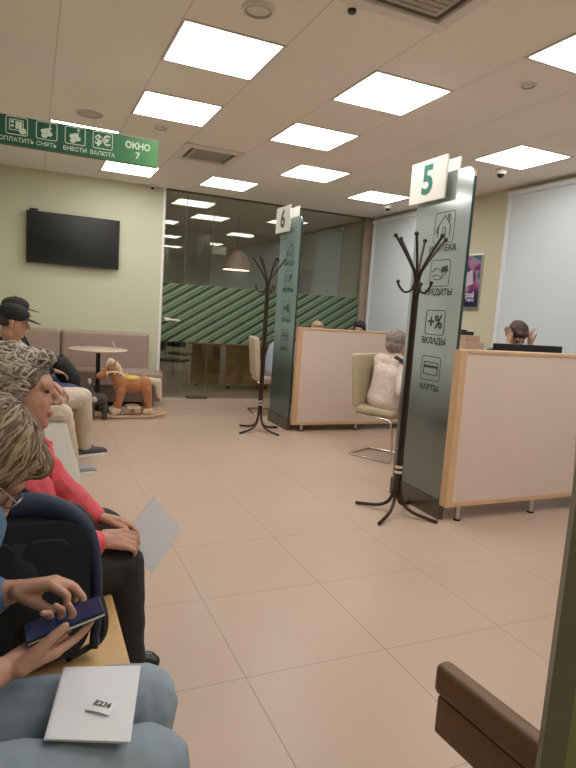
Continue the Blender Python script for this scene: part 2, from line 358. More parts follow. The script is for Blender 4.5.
def dome(label, x, y, z=ZC, s=1):
    o = thing('dome_camera', label, 'security camera', (x, y, z))
    obj('housing', lathe(B(), [(0, 0), (.052*s, 0), (.055*s, -.03*s), (.045*s, -.045*s), (0, -.045*s)]), m_cfr, o, world=False, smooth=True)
    obj('lens_dome', sph(B(), (0, 0, -.048*s), (.034*s, .034*s, .032*s)), m_black, o, world=False, smooth=True)
dome('white dome security camera right of the panel numbered 5', 4.18, 4.62)
dome('small white dome security camera above the far window blind', 4.40, 6.95)
dome('tiny white dome security camera above the end of the television wall', 1.42, 7.93, ZC, .8)

# ------------------------------------------------------------------ hanging green sign
SY = 4.3
sg = thing('hanging_sign', 'long green hanging sign with service icons and window number', 'sign', (.1, SY, 2.27))
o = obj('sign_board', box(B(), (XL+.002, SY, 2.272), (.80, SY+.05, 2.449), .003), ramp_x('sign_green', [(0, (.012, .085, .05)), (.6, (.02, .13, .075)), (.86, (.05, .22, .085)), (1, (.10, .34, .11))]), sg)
obj('top_rail', box(B(), (XL+.002, SY-.004, 2.449), (.805, SY+.054, 2.4525), .002), m_white, sg)
obj('wall_bracket', box(B(), (XL+.001, SY-.01, 2.26), (XL+.02, SY+.06, 2.50), .003), m_steel, sg)
def rr_outline(bm, fn, x0, y0, x1, y1, r, t, d0, d1):
    o_ = rrect(x0, y0, x1, y1, r); i_ = rrect(x0+t, y0+t, x1-t, y1-t, max(r-t, .001)); n = len(o_)
    vs = [[bm.verts.new(fn(u, v, d)) for u, v in pl] for d in (d0, d1) for pl in (o_, i_)]
    for k in range(n):
        j = (k+1) % n
        bm.faces.new((vs[0][k], vs[0][j], vs[1][j], vs[1][k])); bm.faces.new((vs[2][k], vs[2][j], vs[3][j], vs[3][k])); bm.faces.new((vs[0][k], vs[0][j], vs[2][j], vs[2][k])); bm.faces.new((vs[1][k], vs[1][j], vs[3][j], vs[3][k]))
def poly(bm, fn, pts, d0, d1): prism(bm, pts, fn, d0, d1)
def circ(cx, cy, r, n=14, sx=1): return [(cx+r*sx*math.cos(2*PI*k/n), cy+r*math.sin(2*PI*k/n)) for k in range(n)]
fs = lambda u, v, d: V((u, SY-d, v))
for kind, x0, word in (('pay', -.165, 'ОПЛАТИТЬ'), ('take', .012, 'СНЯТЬ'), ('put', .187, 'ВНЕСТИ'), ('cur', .362, 'ВАЛЮТА')):
    bm = B(); x1 = x0+.13; rr_outline(bm, fs, x0, 2.333, x1, 2.445, .014, .005, .0005, .002)
    cx = (x0+x1)/2
    if kind == 'pay':
        rr_outline(bm, fs, cx-.045, 2.36, cx+.04, 2.428, .006, .005, .0005, .002)
        for a, b_ in ((cx-.035, 2.405), (cx-.035, 2.38)): poly(bm, fs, [(a, b_), (a+.018, b_), (a+.018, b_+.014), (a, b_+.014)], .0005, .002)
        poly(bm, fs, [(cx-.008, 2.372), (cx+.03, 2.372), (cx+.03, 2.418), (cx-.008, 2.418)], .0005, .002); poly(bm, fs, circ(cx+.034, 2.362, .02, 14, 1.1), .0006, .0025)
    elif kind in ('take', 'put'):
        for n_, (a, b_) in enumerate(((-.018, 2.385), (.016, 2.372), (-.014, 2.358), (.002, 2.392))):
            cc = B(); poly(cc, fs, circ(cx+a, b_, .015, 12, 1.25), .0004, .002+.0006*n_); join(bm, cc)
        s = 1 if kind == 'put' else -1; cy = 2.418
        poly(bm, fs, [(cx+.016, cy-.018), (cx+.022, cy-.018), (cx+.022, cy+.016), (cx+.016, cy+.016)], .0005, .002)
        poly(bm, fs, [(cx+.006, cy+s*.006), (cx+.032, cy+s*.006), (cx+.019, cy+s*.022)], .0005, .002)
    else: addmesh(bm, text_mesh('$€', .088, frame((cx, SY-.001, 2.388), (1, 0, 0), (0, 0, 1)), .001, .002))
    obj('icon', bm, m_inkw, sg)
    obj('lettering', text_mesh(word, .037, frame((cx, SY-.001, 2.303), (1, 0, 0), (0, 0, 1)), .001, .0003), m_inkw, sg)
bm = B(); addmesh(bm, text_mesh('ОКНО', .058, frame((.66, SY-.001, 2.39), (1, 0, 0), (0, 0, 1)), .001, .0016)); addmesh(bm, text_mesh('7', .058, frame((.66, SY-.001, 2.327), (1, 0, 0), (0, 0, 1)), .001, .0016))
obj('lettering', bm, m_inkw, sg)

# ------------------------------------------------------------------ television, poster
tv = thing('television', 'large black flat television mounted on the pale green wall', 'television', (.48, 7.98, 1.71))
obj('bezel', box(B(), (-.07, 7.965, 1.71), (1.03, 8.005, 2.335), .006), m_black, tv)
obj('screen', box(B(), (-.055, 7.9635, 1.735), (1.015, 7.966, 2.32)), mat('dark_screen', (.006, .006, .007), .22, var=.05), tv)
obj('wall_mount', box(B(), (.28, 8.005, 1.85), (.68, 8.05, 2.2), .004), m_black, tv)
wc = thing('webcam', 'small black camera perched on the top left corner of the television', 'camera', (.0, 7.98, 2.335))
obj('body', box(B(), (-.04, 7.955, 2.338), (.06, 7.985, 2.362), .006), m_black, wc); obj('lens', cyl(B(), (.0, 7.954, 2.352), (.0, 7.94, 2.352), .012), m_black, wc, smooth=True); obj('clip', box(B(), (-.01, 7.965, 2.3355), (.03, 8.0, 2.339)), m_black, wc)
def poster_mat():
    m = bpy.data.materials.new('poster_print'); m.use_nodes = True; nt = m.node_tree; b = nt.nodes['Principled BSDF']; b.inputs['Roughness'].default_value = .3
    tc = nt.nodes.new('ShaderNodeTexCoord'); nz = nt.nodes.new('ShaderNodeTexNoise'); nz.inputs['Scale'].default_value = 3.2; nz.inputs['Detail'].default_value = 2; nz.inputs['Distortion'].default_value = 1.2
    nt.links.new(tc.outputs['Object'], nz.inputs[0]); rp = nt.nodes.new('ShaderNodeValToRGB'); e = rp.color_ramp.elements
    e[0].position = .3; e[0].color = (.02, .02, .07, 1); e[1].position = .72; e[1].color = (.02, .09, .10, 1)
    for p, c in ((.40, (.06, .03, .14, 1)), (.47, (.30, .05, .18, 1)), (.53, (.36, .28, .34, 1)), (.6, (.04, .17, .24, 1))): x = e.new(p); x.color = c
    sx = nt.nodes.new('ShaderNodeSeparateXYZ'); nt.links.new(tc.outputs['Generated'], sx.inputs[0])
    r3 = nt.nodes.new('ShaderNodeValToRGB'); r3.color_ramp.elements[0].position = .22; r3.color_ramp.elements[1].position = .32
    nt.links.new(sx.outputs['Z'], r3.inputs[0]); mx = nt.nodes.new('ShaderNodeMix'); mx.data_type = 'RGBA'; mx.inputs['A'].default_value = (.02, .015, .05, 1)
    nt.links.new(r3.outputs[0], mx.inputs['Factor']); nt.links.new(nz.outputs['Fac'], rp.inputs[0]); nt.links.new(rp.outputs[0], mx.inputs['B']); nt.links.new(mx.outputs['Result'], b.inputs['Base Color']); return m
po = thing('poster', 'purple and teal framed poster on the cream wall between the blinds', 'poster', (XR-.01, 5.72, 1.5))
obj('frame', box(B(), (XR-.018, 5.48, 1.49), (XR-.001, 5.96, 2.15), .003), m_steel, po)
obj('print', box(B(), (XR-.0205, 5.50, 1.53), (XR-.0175, 5.94, 2.135)), poster_mat(), po)
bm = B(); addmesh(bm, text_mesh('трой', .085, frame((XR-.022, 5.66, 1.665), (0, -1, 0), (0, 0, 1)), .001, .002)); addmesh(bm, text_mesh('карту', .05, frame((XR-.022, 5.62, 1.61), (0, -1, 0), (0, 0, 1)), .001, .001))
obj('lettering', bm, mat('pale_lettering', (.7, .65, .75), .5), po)
obj('card_picture', prism(B(), [(5.60, 1.80), (5.80, 1.75), (5.83, 1.90), (5.63, 1.97)], lambda u, v, d: V((XR-.02-d, u, v)), .001, .003), mat('pale_card_print', (.55, .5, .6), .4), po)

# ------------------------------------------------------------------ service counters with glass steles
def counter(name, label, x0, x1, y, legs, group=None, zb=.075):
    t = thing(name, label, 'counter', ((x0+x1)/2, y, 0), group=group)
    obj('front_panel', box(B(), (x0+.055, y, zb+.03), (x1, y+.035, 1.14)), m_lam, t)
    obj('end_board', box(B(), (x0, y-.004, zb), (x0+.055, y+.06, 1.16), .003), m_birch, t)
    obj('top_board', box(B(), (x0+.0555, y-.006, 1.1405), (x1, y+.13, 1.162), .003), m_birch, t)
    obj('bottom_rail', box(B(), (x0+.0555, y-.004, zb), (x1, y+.06, zb+.0295), .003), m_birch, t)
    obj('desk_top', box(B(), (x0+.05, y+.036, .715), (x1, y+.62, .745), .003), m_birch, t)
    obj('modesty_board', box(B(), (x0+.5, y+.30, .20), (x1-.02, y+.32, .714)), m_lam, t)
    for lx, ly in legs:
        l = obj('leg', cyl(B(), (lx, ly, .012), (lx, ly, zb-.0002), .018), m_steel, t, smooth=True); obj('foot', cyl(B(), (lx, ly, 0), (lx, ly, .012), .024), m_black, l, smooth=True)
    for lx in (x0+.12, x1-.15): obj('desk_leg', box(B(), (lx-.025, y+.54, 0), (lx+.025, y+.59, .7148), .004), m_steel, t)
counter('service_counter', 'near pinkish white counter front with birch edge beside the panel numbered 5', 2.535, 4.83, 2.985, [(2.67, 3.01), (3.34, 3.01), (4.3, 3.01)], zb=.105)
counter('service_counter', 'far pinkish white counter front with birch edge beside the panel numbered 6', 2.665, 4.83, 5.79, [(2.79, 5.815), (3.50, 5.815), (4.4, 5.815)])

IC = {'house': (1.862, 2.07, 1.825, 'ИПОТЕКА'), 'hand': (1.57, 1.752, 1.53, 'КРЕДИТЫ'), 'pct': (1.238, 1.41, 1.195, 'ВКЛАДЫ'), 'card': (.92, 1.09, .868, 'КАРТЫ')}
def stele(num, label, x, y0, y1, top, mg, dz, ncol):
    t = thing('glass_stele', label, 'info panel', (x, (y0+y1)/2, 0))
    fx = lambda u, v, d: V((x-d, u, v))
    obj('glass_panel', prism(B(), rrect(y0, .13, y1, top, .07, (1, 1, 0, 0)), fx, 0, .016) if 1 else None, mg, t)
    bm = prism(B(), rrect(y0-.004, .13, y0, top-.07, .0008, (0, 0, 0, 0)), fx, -.002, .018); obj('edge_strip', bm, mat('dark_glass_edge', (.02, .05, .045), .2), t)
    obj('base_plate', box(B(), (x-.03, y0-.005, 0), (x+.012, y1+.005, .129), .003), mat('bronze_base', (.14, .12, .10), .3, .7), t)
    yc = y0+.25; sc = .2
    for k, (z0, z1, zt, word) in IC.items():
        z0 += dz; z1 += dz; zt += dz; bm = B(); r = lambda v: z0+(z1-z0)*v; g = lambda u: yc+.105-.21*u   # u: 0 left .. 1 right as read
        f2 = lambda u, v, d: V((x-.0165-d, g(u), r(v)))
        rr_outline(bm, lambda u, v, d: V((x-.0165-d, u, v)), yc-.105, z0, yc+.105, z1, .022, .0045, .0002, .0012)
        def stroke(pts, w=.0035):
            for a, b_ in zip(pts, pts[1:]):
                pa, pb = f2(*a, .0007), f2(*b_, .0007); cyl(bm, pa, pb, w*.7, seg=6)
        if k == 'house':
            stroke([(.15, .2), (.2, .2), (.2, .55), (.5, .88), (.8, .55), (.8, .2), (.85, .2)]); stroke([(.66, .75), (.66, .9), (.74, .9), (.74, .66)]); stroke([(.42, .2), (.42, .5), (.58, .5), (.58, .2)]); stroke([(.25, .35), (.12, .35), (.15, .5), (.3, .65)])
        elif k == 'hand':
            stroke([(.1, .35), (.3, .45), (.55, .35), (.75, .45), (.9, .6)]); stroke([(.1, .55), (.3, .7), (.5, .62), (.62, .55)]); stroke([(.2, .28), (.45, .25), (.7, .33)])
            poly(bm, f2, [(.58, .5), (.9, .58), (.86, .78), (.55, .7)], .0002, .0012)
        elif k == 'pct': addmesh(bm, text_mesh('+%', .125, frame((x-.0172, yc, (z0+z1)/2), (0, -1, 0), (0, 0, 1)), .0006, .003))
        else:
            stroke([(.14, .25), (.14, .75), (.86, .75), (.86, .25), (.14, .25)]); poly(bm, f2, [(.14, .52), (.86, .52), (.86, .62), (.14, .62)], .0002, .0012)
        obj('icon', bm, m_ink, t); obj('lettering', text_mesh(word, .06, frame((x-.0172, yc, zt), (0, -1, 0), (0, 0, 1)), .0006, .001), m_ink, t)
    # number plates clamped on both faces at the top corner
    for s, xx in ((-1, x-.06), (1, x+.045)):
        p = obj('number_plate', box(B(), (xx-.006, y1-.36, 2.15+dz*2), (xx+.006, y1+.04, 2.435+dz*2), .003), m_white, t)
        obj('spacer', box(B(), (min(xx, x)+.001, y1-.30, 2.2+dz*2), (max(xx, x)-.0165 if s < 0 else max(xx, x)-.0065, y1-.05, 2.26+dz*2)), m_steel, p)
        obj('numeral', text_mesh(num, .27, frame((xx+s*.0066, y1-.16, 2.29+dz*2), (0, s, 0), (0, 0, 1)), .0006, .008), ncol, p)
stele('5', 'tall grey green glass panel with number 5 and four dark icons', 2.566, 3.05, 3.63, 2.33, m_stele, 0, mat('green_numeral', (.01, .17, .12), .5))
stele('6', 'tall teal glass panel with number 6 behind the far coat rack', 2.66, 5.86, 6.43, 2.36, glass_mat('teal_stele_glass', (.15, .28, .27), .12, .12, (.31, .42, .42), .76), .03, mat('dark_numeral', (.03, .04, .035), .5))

# near green glass screen at the right edge
gs = thing('green_screen', 'tall olive green glass screen at the right edge close to the camera', 'screen', (1.2, .8, 0))
c0 = V((.862, .688, 0)); dirx = V((.80, -.60, 0)); nrm = V((.60, .80, 0))
fg = lambda u, v, d: c0+dirx*u+nrm*d+V((0, 0, v))
obj('glass_panel', prism(B(), rrect(.0405, 0.03, .7, 2.0, .05, (1, 1, 0, 0)), fg, -.012, .012), mat('olive_green_panel', (.21, .24, .09), .35, var=.12, scale=2), gs)
obj('edge_profile', prism(B(), rrect(.0, 0.03, .04, 2.0, .004), fg, -.016, .016), mat('dark_green_profile', (.13, .135, .085), .4), gs)
obj('base_plate', prism(B(), rrect(-.0, 0, .7, .029, .003), fg, -.05, .05), m_bronze, gs)

# brown upholstered bench end, lower right
bb = thing('brown_bench', 'brown leatherette bench end at the lower right, beside the green screen', 'bench', (.98, .7, 0))
RB = Matrix.Rotation(math.radians(5), 3, 'Z')
def turned(a, c, bev, seg=2):
    bm = box(B(), V(a)-V((.98, 1.12, 0)), V(c)-V((.98, 1.12, 0)), bev, seg=seg); bmesh.ops.transform(bm, matrix=Matrix.Translation((.98, 1.12, 0)) @ RB.to_4x4(), verts=bm.verts[:]); return bm
obj('upper_pad', turned((.972, .64, .375), (1.022, 1.12, .458), .02, 4), m_brown, bb, smooth=True)
obj('lower_pad', turned((.977, .65, .27), (1.019, 1.105, .374), .008), m_brown, bb, smooth=True)
for yy in (.70, .84): obj('leg', cyl(B(), (.998+(1.12-yy)*.0872, yy, 0), (.998+(1.12-yy)*.0872, yy, .2695), .014), m_steel, bb, smooth=True)

# ------------------------------------------------------------------ coat racks
def coat_rack(label, loc, rz):
    t = thing('coat_rack', label, 'coat rack', loc, 0)
    t0 = V((0, 0, 0))
    b = B()
    for k in range(4):
        a = 2*PI*k/4; cyl(b, (.014*math.cos(a), .014*math.sin(a), .30), (.014*math.cos(a), .014*math.sin(a), 1.60), .011, seg=10)
    obj('pole', b, m_bronze, t, world=False, smooth=True)
    for z in (.30, .335): obj('collar', lathe(B(), [(.0, z-.010), (.030, z-.010), (.031, z+.010), (0, z+.010)], seg=20), m_chrome, t, world=False, smooth=True)
    for k in range(4):
        a = rz+PI/2*k; c, s = math.cos(a), math.sin(a)
        f = lambda r, z: V((r*c, r*s, z))
        l = obj('leg', tube(B(), [f(.012, .42), f(.014, .30), f(.022, .17), f(.055, .08), f(.13, .035), f(.24, .018), f(.285, .012)], .0115, 10, 5), m_bronze, t, world=False, smooth=True)
        obj('foot_cap', sph(B(), f(.288, .0125), .0125, 2), m_black, l, world=False, smooth=True)
    for k in range(6):
        a = rz+.16+PI/3*k; c, s = math.cos(a), math.sin(a); f = lambda r, z: V((r*c, r*s, z))
        l = obj('upper_arm', tube(B(), [f(.014, 1.50), f(.018, 1.62), f(.05, 1.69), f(.115, 1.79), f(.165, 1.86)], [.009, .0085], 8, 4), m_bronze, t, world=False, smooth=True); obj('knob', sph(B(), f(.17, 1.867), .016, 2), m_black, l, world=False, smooth=True)
    for k in range(3):
        a = rz+.1+2*PI/3*k; c, s = math.cos(a), math.sin(a); f = lambda r, z: V((r*c, r*s, z))
        l = obj('lower_hook', tube(B(), [f(.012, 1.60), f(.03, 1.53), f(.075, 1.51), f(.115, 1.545), f(.125, 1.57)], .008, 8, 4), m_bronze, t, world=False, smooth=True); obj('knob', sph(B(), f(.126, 1.575), .013, 2), m_black, l, world=False, smooth=True)
    return t
coat_rack('larger near dark metal coat rack before the panel numbered 5', (2.31, 3.22, 0), .62)
coat_rack('smaller far dark metal coat rack left of the panel numbered 6', (2.30, 5.86, 0), .45)

# ------------------------------------------------------------------ visitor chairs
m_olive = mat('olive_beige_upholstery', (.42, .36, .23), .65, var=.05, scale=40, bump=.1)
m_beige = mat('beige_upholstery', (.55, .45, .34), .65, var=.05, scale=40, bump=.1)
def visitor_chair(label, loc, rz, mu):
    t = thing('visitor_chair', label, 'chair', (0, 0, 0), 0)     # faces +x
    m = blob([('e', (0, 0, .455), (.235, .215, .05)), ('c', (-.17, -.17, .455), .045, (-.17, .17, .455), .045), ('c', (.18, -.17, .45), .042, (.18, .17, .45), .042), ('c', (-.17, -.17, .455), .045, (.18, -.17, .45), .042), ('c', (-.17, .17, .455), .045, (.18, .17, .45), .042)], .01, 3)
    obj('seat', m, mu, t, world=False)
    R = Euler((0, -.10, 0)).to_matrix(); bm = box(B(), (-.255, -.22, .47), (-.185, .22, .98), .032, R, 4); obj('backrest', bm, mu, t, world=False, smooth=True)
    for s in (-1, 1):
        y = .20*s; obj('frame_tube', tube(B(), [(-.20, y, .41), (.12, y, .405), (.18, y, .39), (.205, y, .33), (.225, y, .07), (.215, y, .025), (.17, y, .012), (-.22, y, .012)], .011, 10, 5), m_chrome, t, world=False, smooth=True)
    obj('floor_bar', tube(B(), [(-.22, -.20, .012), (-.235, -.15, .012), (-.235, .15, .012), (-.22, .20, .012)], .011, 10), m_chrome, t, world=False, smooth=True)
    t.location = loc; t.rotation_euler = (0, 0, rz); return t
ch = visitor_chair('olive beige cantilever chair holding the woman in the white sweater', (3.10, 4.66, 0), math.radians(-62), m_olive)
visitor_chair('pale beige cantilever chair behind the panel numbered 6', (2.84, 6.95, 0), math.radians(-10), m_beige)
dup(ch, (2.56, 1.655, 0), math.radians(0), 'pale olive chair back barely entering at the right edge')

# ------------------------------------------------------------------ bench along the left
bn = thing('waiting_bench', 'long waiting bench on the left, grey cushion and bare birch near end', 'bench', (0, 2.5, 0))
YB0, YB1 = -.4, 6.3
obj('cushion', box(B(), (-.40, 1.95, .375), (.24, YB1, .455), .03, seg=4), m_bench, bn, smooth=True)
obj('birch_seat', box(B(), (-.40, YB0, .40), (.235, 1.947, .448), .012, seg=3), m_benchw, bn, smooth=True)
obj('birch_riser', box(B(), (-.38, YB0+.02, .3748), (.20, 1.94, .3998)), m_benchw, bn)
obj('birch_base', box(B(), (-.38, YB0+.02, .04), (.20, YB1-.02, .3745), .004), m_benchw, bn)
obj('plinth', box(B(), (-.34, YB0+.06, 0), (.15, YB1-.06, .0398)), m_black, bn)

# ------------------------------------------------------------------ sofas, table, horse
def sofa(label, x0, x1, xs1):
    t = thing('banquette_sofa', label, 'sofa', ((x0+x1)/2, 7.7, 0), group='taupe sofas along the back wall')
    bm = box(B(), (x0, 7.86, .36), (x1, 8.035, .905), .05, seg=5); obj('backrest', bm, m_sofa, t, smooth=True)
    obj('seat', box(B(), (x0, 7.36, .27), (xs1, 7.86, .44), .025, seg=4), m_sofa, t, smooth=True)
    obj('base', box(B(), (x0+.01, 7.40, .06), (xs1-.02, 8.03, .2695), .006), mat('dark_taupe_base', (.15, .10, .08), .6), t)
    for lx in (x0+.1, x1-.1):
        for ly in (7.47, 7.95): obj('leg', cyl(B(), (lx, ly, 0), (lx, ly, .0595), .02), m_black, t, smooth=True)
sofa('taupe banquette sofa section beneath the television, right of the seam', .345, 1.44, 1.54)
sofa('taupe banquette sofa section left of the seam, behind the seated man in a cap', -.55, .335, .335)
tb = thing('round_table', 'small round pale table on a black pole before the sofa', 'table', (.72, 7.12, 0))
obj('tabletop', lathe(B(), [(0, .72), (.325, .72), (.335, .73), (.335, .738), (.325, .745), (0, .745)], (.72, 7.12, 0), 48), mat('pale_table_laminate', (.60, .45, .36), .35), tb, smooth=True)
obj('pole', cyl(B(), (.72, 7.12, .021), (.72, 7.12, .7195), .025), m_black, tb, smooth=True)
obj('foot_plate', lathe(B(), [(0, 0), (.2, 0), (.2, .008), (.04, .02), (0, .02)], (.72, 7.12, 0)), m_black, tb, smooth=True)
pn = thing('pen_stand', 'tiny pen stand with a tilted pen on the round table', 'pen stand', (.91, 7.10, .7455))
obj('base', lathe(B(), [(0, 0), (.03, 0), (.03, .006), (.012, .018), (0, .02)], (.91, 7.10, .7455)), m_steel, pn, smooth=True)
obj('pen', tube(B(), [(.91, 7.10, .762), (.875, 7.10, .84)], [.006, .004], 8), m_white, pn, smooth=True)

def rocking_horse():
    t = thing('rocking_horse', 'brown plush rocking horse with cream mane and yellow saddle', 'toy', (1.0, 6.95, 0))
    X = lambda x, y, z: V((x, 6.95+y, z))
    fur = mat('brown_plush', (.42, .16, .06), .9, var=.15, scale=60, bump=.4, sheen=.4); cream = mat('cream_plush', (.66, .52, .40), .9, var=.12, scale=60, bump=.4, sheen=.4)
    P = [('e', X(1.03, 0, .335), (.15, .085, .085)), ('e', X(1.13, 0, .335), (.085, .085, .095)), ('e', X(.91, 0, .33), (.08, .08, .10)),
         ('c', X(.89, 0, .36), .07, X(.82, 0, .49), .05), ('c', X(.825, 0, .50), .055, X(.73, 0, .43), .042), ('e', X(.705, 0, .42), (.042, .038, .036))]
    for y in (-.055, .055): P += [('c', X(.90, y, .28), .042, X(.87, y, .10), .033), ('c', X(1.15, y, .29), .05, X(1.18, y, .10), .034), ('c', X(.83, y*.7, .54), .014, X(.845, y*.8, .575), .008)]
    obj('body', blob(P, .009, 4, (.003, 60)), fur, t)
    obj('mane', blob([('c', X(.80, 0, .565), .035, X(.86, 0, .52), .035), ('c', X(.86, 0, .52), .035, X(.91, 0, .42), .03), ('c', X(.80, 0, .565), .03, X(.765, 0, .53), .02)], .008, 2, (.008, 50)), cream, t)
    obj('tail', blob([('c', X(1.19, 0, .38), .035, X(1.27, 0, .36), .045), ('c', X(1.27, 0, .36), .045, X(1.29, 0, .22), .03)], .008, 2, (.008, 50)), cream, t)
    for x, y in ((.865, -.055), (.865, .055), (1.182, -.055), (1.182, .055)): obj('hoof', blob([('c', X(x, y, .085), .040, X(x-.03, y, .065), .036)], .008, 2), cream, t)
    obj('saddle', blob([('e', X(1.01, 0, .40), (.085, .075, .035)), ('c', X(.95, 0, .42), .022, X(.96, 0, .44), .018)], .008, 3), mat('yellow_plush', (.66, .45, .12), .85), t)
    b = B(); tube(b, [X(.765, -.052, .45), X(.76, 0, .50), X(.765, .052, .45), X(.76, 0, .40), X(.765, -.052, .45)], .008, 8, 5); tube(b, [X(.77, -.055, .46), X(.86, -.065, .47), X(.92, -.07, .43)], .007, 8, 4); obj('bridle', b, m_white, t, smooth=True)
    obj('handle', cyl(B(), X(.83, -.10, .46), X(.83, .10, .46), .012), m_birch, t, smooth=True)
    for y in (-.06, .06):
        obj('eye', sph(B(), X(.775, y*.78, .495), .009, 2), m_lens, t, smooth=True)
        obj('rocker', tube(B(), [X(.66, y, .045), X(.80, y, .022), X(1.0, y, .016), X(1.20, y, .022), X(1.36, y, .05)], .016, 8, 5), m_birch, t, smooth=True)
    for x in (.92, 1.12): obj('cross_bar', cyl(B(), X(x, -.06, .03), X(x, .06, .03), .012), m_birch, t, smooth=True)
    obj('foot_rest', box(B(), X(.96, -.10, .10), X(1.10, .10, .12), .006), mat('pale_wood', (.6, .45, .33), .5), t)
    obj('foot_post', box(B(), X(1.01, -.015, .034), X(1.05, .015, .0995), .004), m_birch, t); t.scale = (1.13, 1.13, 1.13); t.location.x = 1.04; t.location.y = 6.72
rocking_horse()
ty = thing('plush_toy', 'small dark grey and white plush toy left of the rocking horse', 'toy', (.58, 6.55, 0))
X = lambda x, y, z: V((x, 6.55+y, z)); grey = mat('grey_plush', (.07, .06, .055), .9, var=.3, scale=40, bump=.3); wh = mat('white_plush', (.45, .42, .38), .9, var=.1)
P = [('e', X(.60, 0, .20), (.085, .06, .06)), ('c', X(.53, 0, .24), .04, X(.50, 0, .32), .04), ('e', X(.475, 0, .31), (.045, .035, .033))]
for x in (.54, .66):
    for y in (-.035, .035): P.append(('c', X(x, y, .19), .025, X(x, y, .025), .024))
obj('body', blob(P, .008, 3, (.004, 50)), grey, ty)
obj('muzzle', blob([('e', X(.445, 0, .30), (.028, .028, .024))], .006, 2), wh, ty)
for y in (-.03, .03): obj('ear', blob([('e', X(.515, y, .37), (.016, .012, .026))], .005, 2), wh, ty)
obj('belly_patch', blob([('e', X(.56, -.04, .20), (.032, .028, .03))], .006, 2), wh, ty); ty.location = (.66, 6.62, 0); ty.scale = (1.15, 1.15, 1.15)

# ------------------------------------------------------------------ room behind the glass
dk = thing('inner_desk', 'brown wooden desk standing in the room behind the glass wall', 'desk', (3.2, 9.2, 0))
m_desk = mat('brown_desk_wood', (.42, .25, .11), .5, var=.1, scale=8, vecscale=(1, 1, .15))
obj('front_panel', box(B(), (2.88, 8.98, .05), (3.62, 9.0, .70), .002), m_desk, dk); obj('desk_top', box(B(), (2.35, 8.95, .70), (3.68, 9.6, .73), .003), m_desk, dk)
obj('side_panel', box(B(), (2.40, 9.3, .05), (2.88, 9.32, .69)), m_desk, dk); obj('end_panel', box(B(), (3.62, 8.98, 0), (3.645, 9.58, .699)), m_desk, dk)
for lx in (2.95, 3.55): obj('foot', cyl(B(), (lx, 9.02, 0), (lx, 9.02, .0498), .02), m_black, dk)
obj('side_foot', cyl(B(), (2.5, 9.31, 0), (2.5, 9.31, .0498), .02), m_black, dk)
def plant(label, x, y, z, h, n):
    t = thing('potted_plant', label, 'plant', (x, y, z)); obj('pot', lathe(B(), [(0, 0), (.05, 0), (.07, .11), (.062, .11), (.055, .09), (0, .09)], (x, y, z)), m_black, t, smooth=True)
    b = B(); rnd = random.Random(n)
    for k in range(n):
        a = rnd.uniform(0, 2*PI); r = rnd.uniform(.03, .17); zz = z+rnd.uniform(.15, h); p0 = V((x, y, z+.09)); p1 = V((x+r*math.cos(a), y+r*math.sin(a), zz))
        d = (p1-p0).normalized(); s = d.cross(V((0, 0, 1))).normalized(); 
        l0 = p1-d*.06; tube(b, [p0, l0], .0025, 4)
        v = [b.verts.new(q) for q in (l0, p1+s*.028-d*.01, p1+d*.055-V((0, 0, .02)), p1-s*.028-d*.01)]; b.faces.new(v); u = [b.verts.new(q.co-V((0, 0, .002))) for q in v]; b.faces.new(u[::-1])
    obj('foliage', b, mat('dark_foliage', (.012, .035, .014), .6, var=.2), t)
plant('dark leafy potted plant on the desk behind the glass wall', 2.68, 9.25, .73, .42, 60)
ic = thing('computer_monitor', 'black monitor on the brown desk behind the glass wall', 'monitor', (3.2, 9.25, .73))
obj('screen', box(B(), (3.02, 9.24, .83), (3.42, 9.27, 1.10), .004), m_black, ic); obj('stand', box(B(), (3.19, 9.25, .736), (3.23, 9.28, .85)), m_black, ic); obj('base', box(B(), (3.10, 9.17, .7305), (3.32, 9.33, .737), .002), m_black, ic)
def cafe_chair(label, x, y, rz):
    t = thing('cafe_chair', label, 'chair', (0, 0, 0), 0, 'chairs behind the glass wall')
    obj('seat', box(B(), (-.2, -.2, .44), (.2, .2, .47), .012), m_black, t, world=False, smooth=True); obj('backrest', box(B(), (-.22, -.2, .58), (-.2, .2, .84), .008), m_black, t, world=False, smooth=True)
    for sx in (-1, 1):
        for sy in (-1, 1): obj('leg', tube(B(), ([(-.21, .17*sy, .84)] if sx < 0 else [])+[(.17*sx, .17*sy, .44), (.21*sx, .2*sy, .0)], .010, 8), m_steel, t, world=False, smooth=True)
    t.location = (x, y, 0); t.rotation_euler = (0, 0, rz); return t
c = cafe_chair('dark chair with thin steel legs behind the glass, nearer the wall end', 2.02, 8.95, -.6)
dup(c, (2.40, 10.15, 0), .9, 'dark chair with thin steel legs behind the glass, beside the brown desk')
pl = thing('pendant_lamp', 'pinkish bell shaped pendant lamp hanging behind the glass wall', 'lamp', (3.14, 9.5, 1.93))
obj('lamp_shade', lathe(B(), [(.235, 1.95), (.225, 2.05), (.17, 2.19), (.07, 2.26), (.02, 2.29), (.02, 2.285), (.06, 2.25), (.16, 2.18), (.215, 2.05), (.225, 1.95)], (3.14, 9.5, 0)), mat('pink_lamp_shade', (.62, .40, .32), .7), pl, smooth=True)
obj('cord', cyl(B(), (3.14, 9.5, 2.29), (3.14, 9.5, ZC-.01), .004, seg=8), m_black, pl); obj('bulb', sph(B(), (3.14, 9.5, 2.12), .04, 2), m_white, pl, smooth=True)
ld = bpy.data.lights.new('inner_fill_light', 'POINT'); ld.energy = 8; ld.color = (1, .9, .78); ld.shadow_soft_size = .06; lo = bpy.data.objects.new('inner_fill_light', ld); COL.objects.link(lo); lo.location = (3.14, 9.5, 2.02)-V((3.14, 9.5, 1.93)) if 0 else V((0, 0, .06)); lo.parent = pl  # light added inside the lamp shade to brighten the room behind the glass
hs = thing('sign_reflection', 'small white box imitating a sign reflected in the glass, left of the pendant lamp', 'sign', (2.8, 9.2, 2.2))
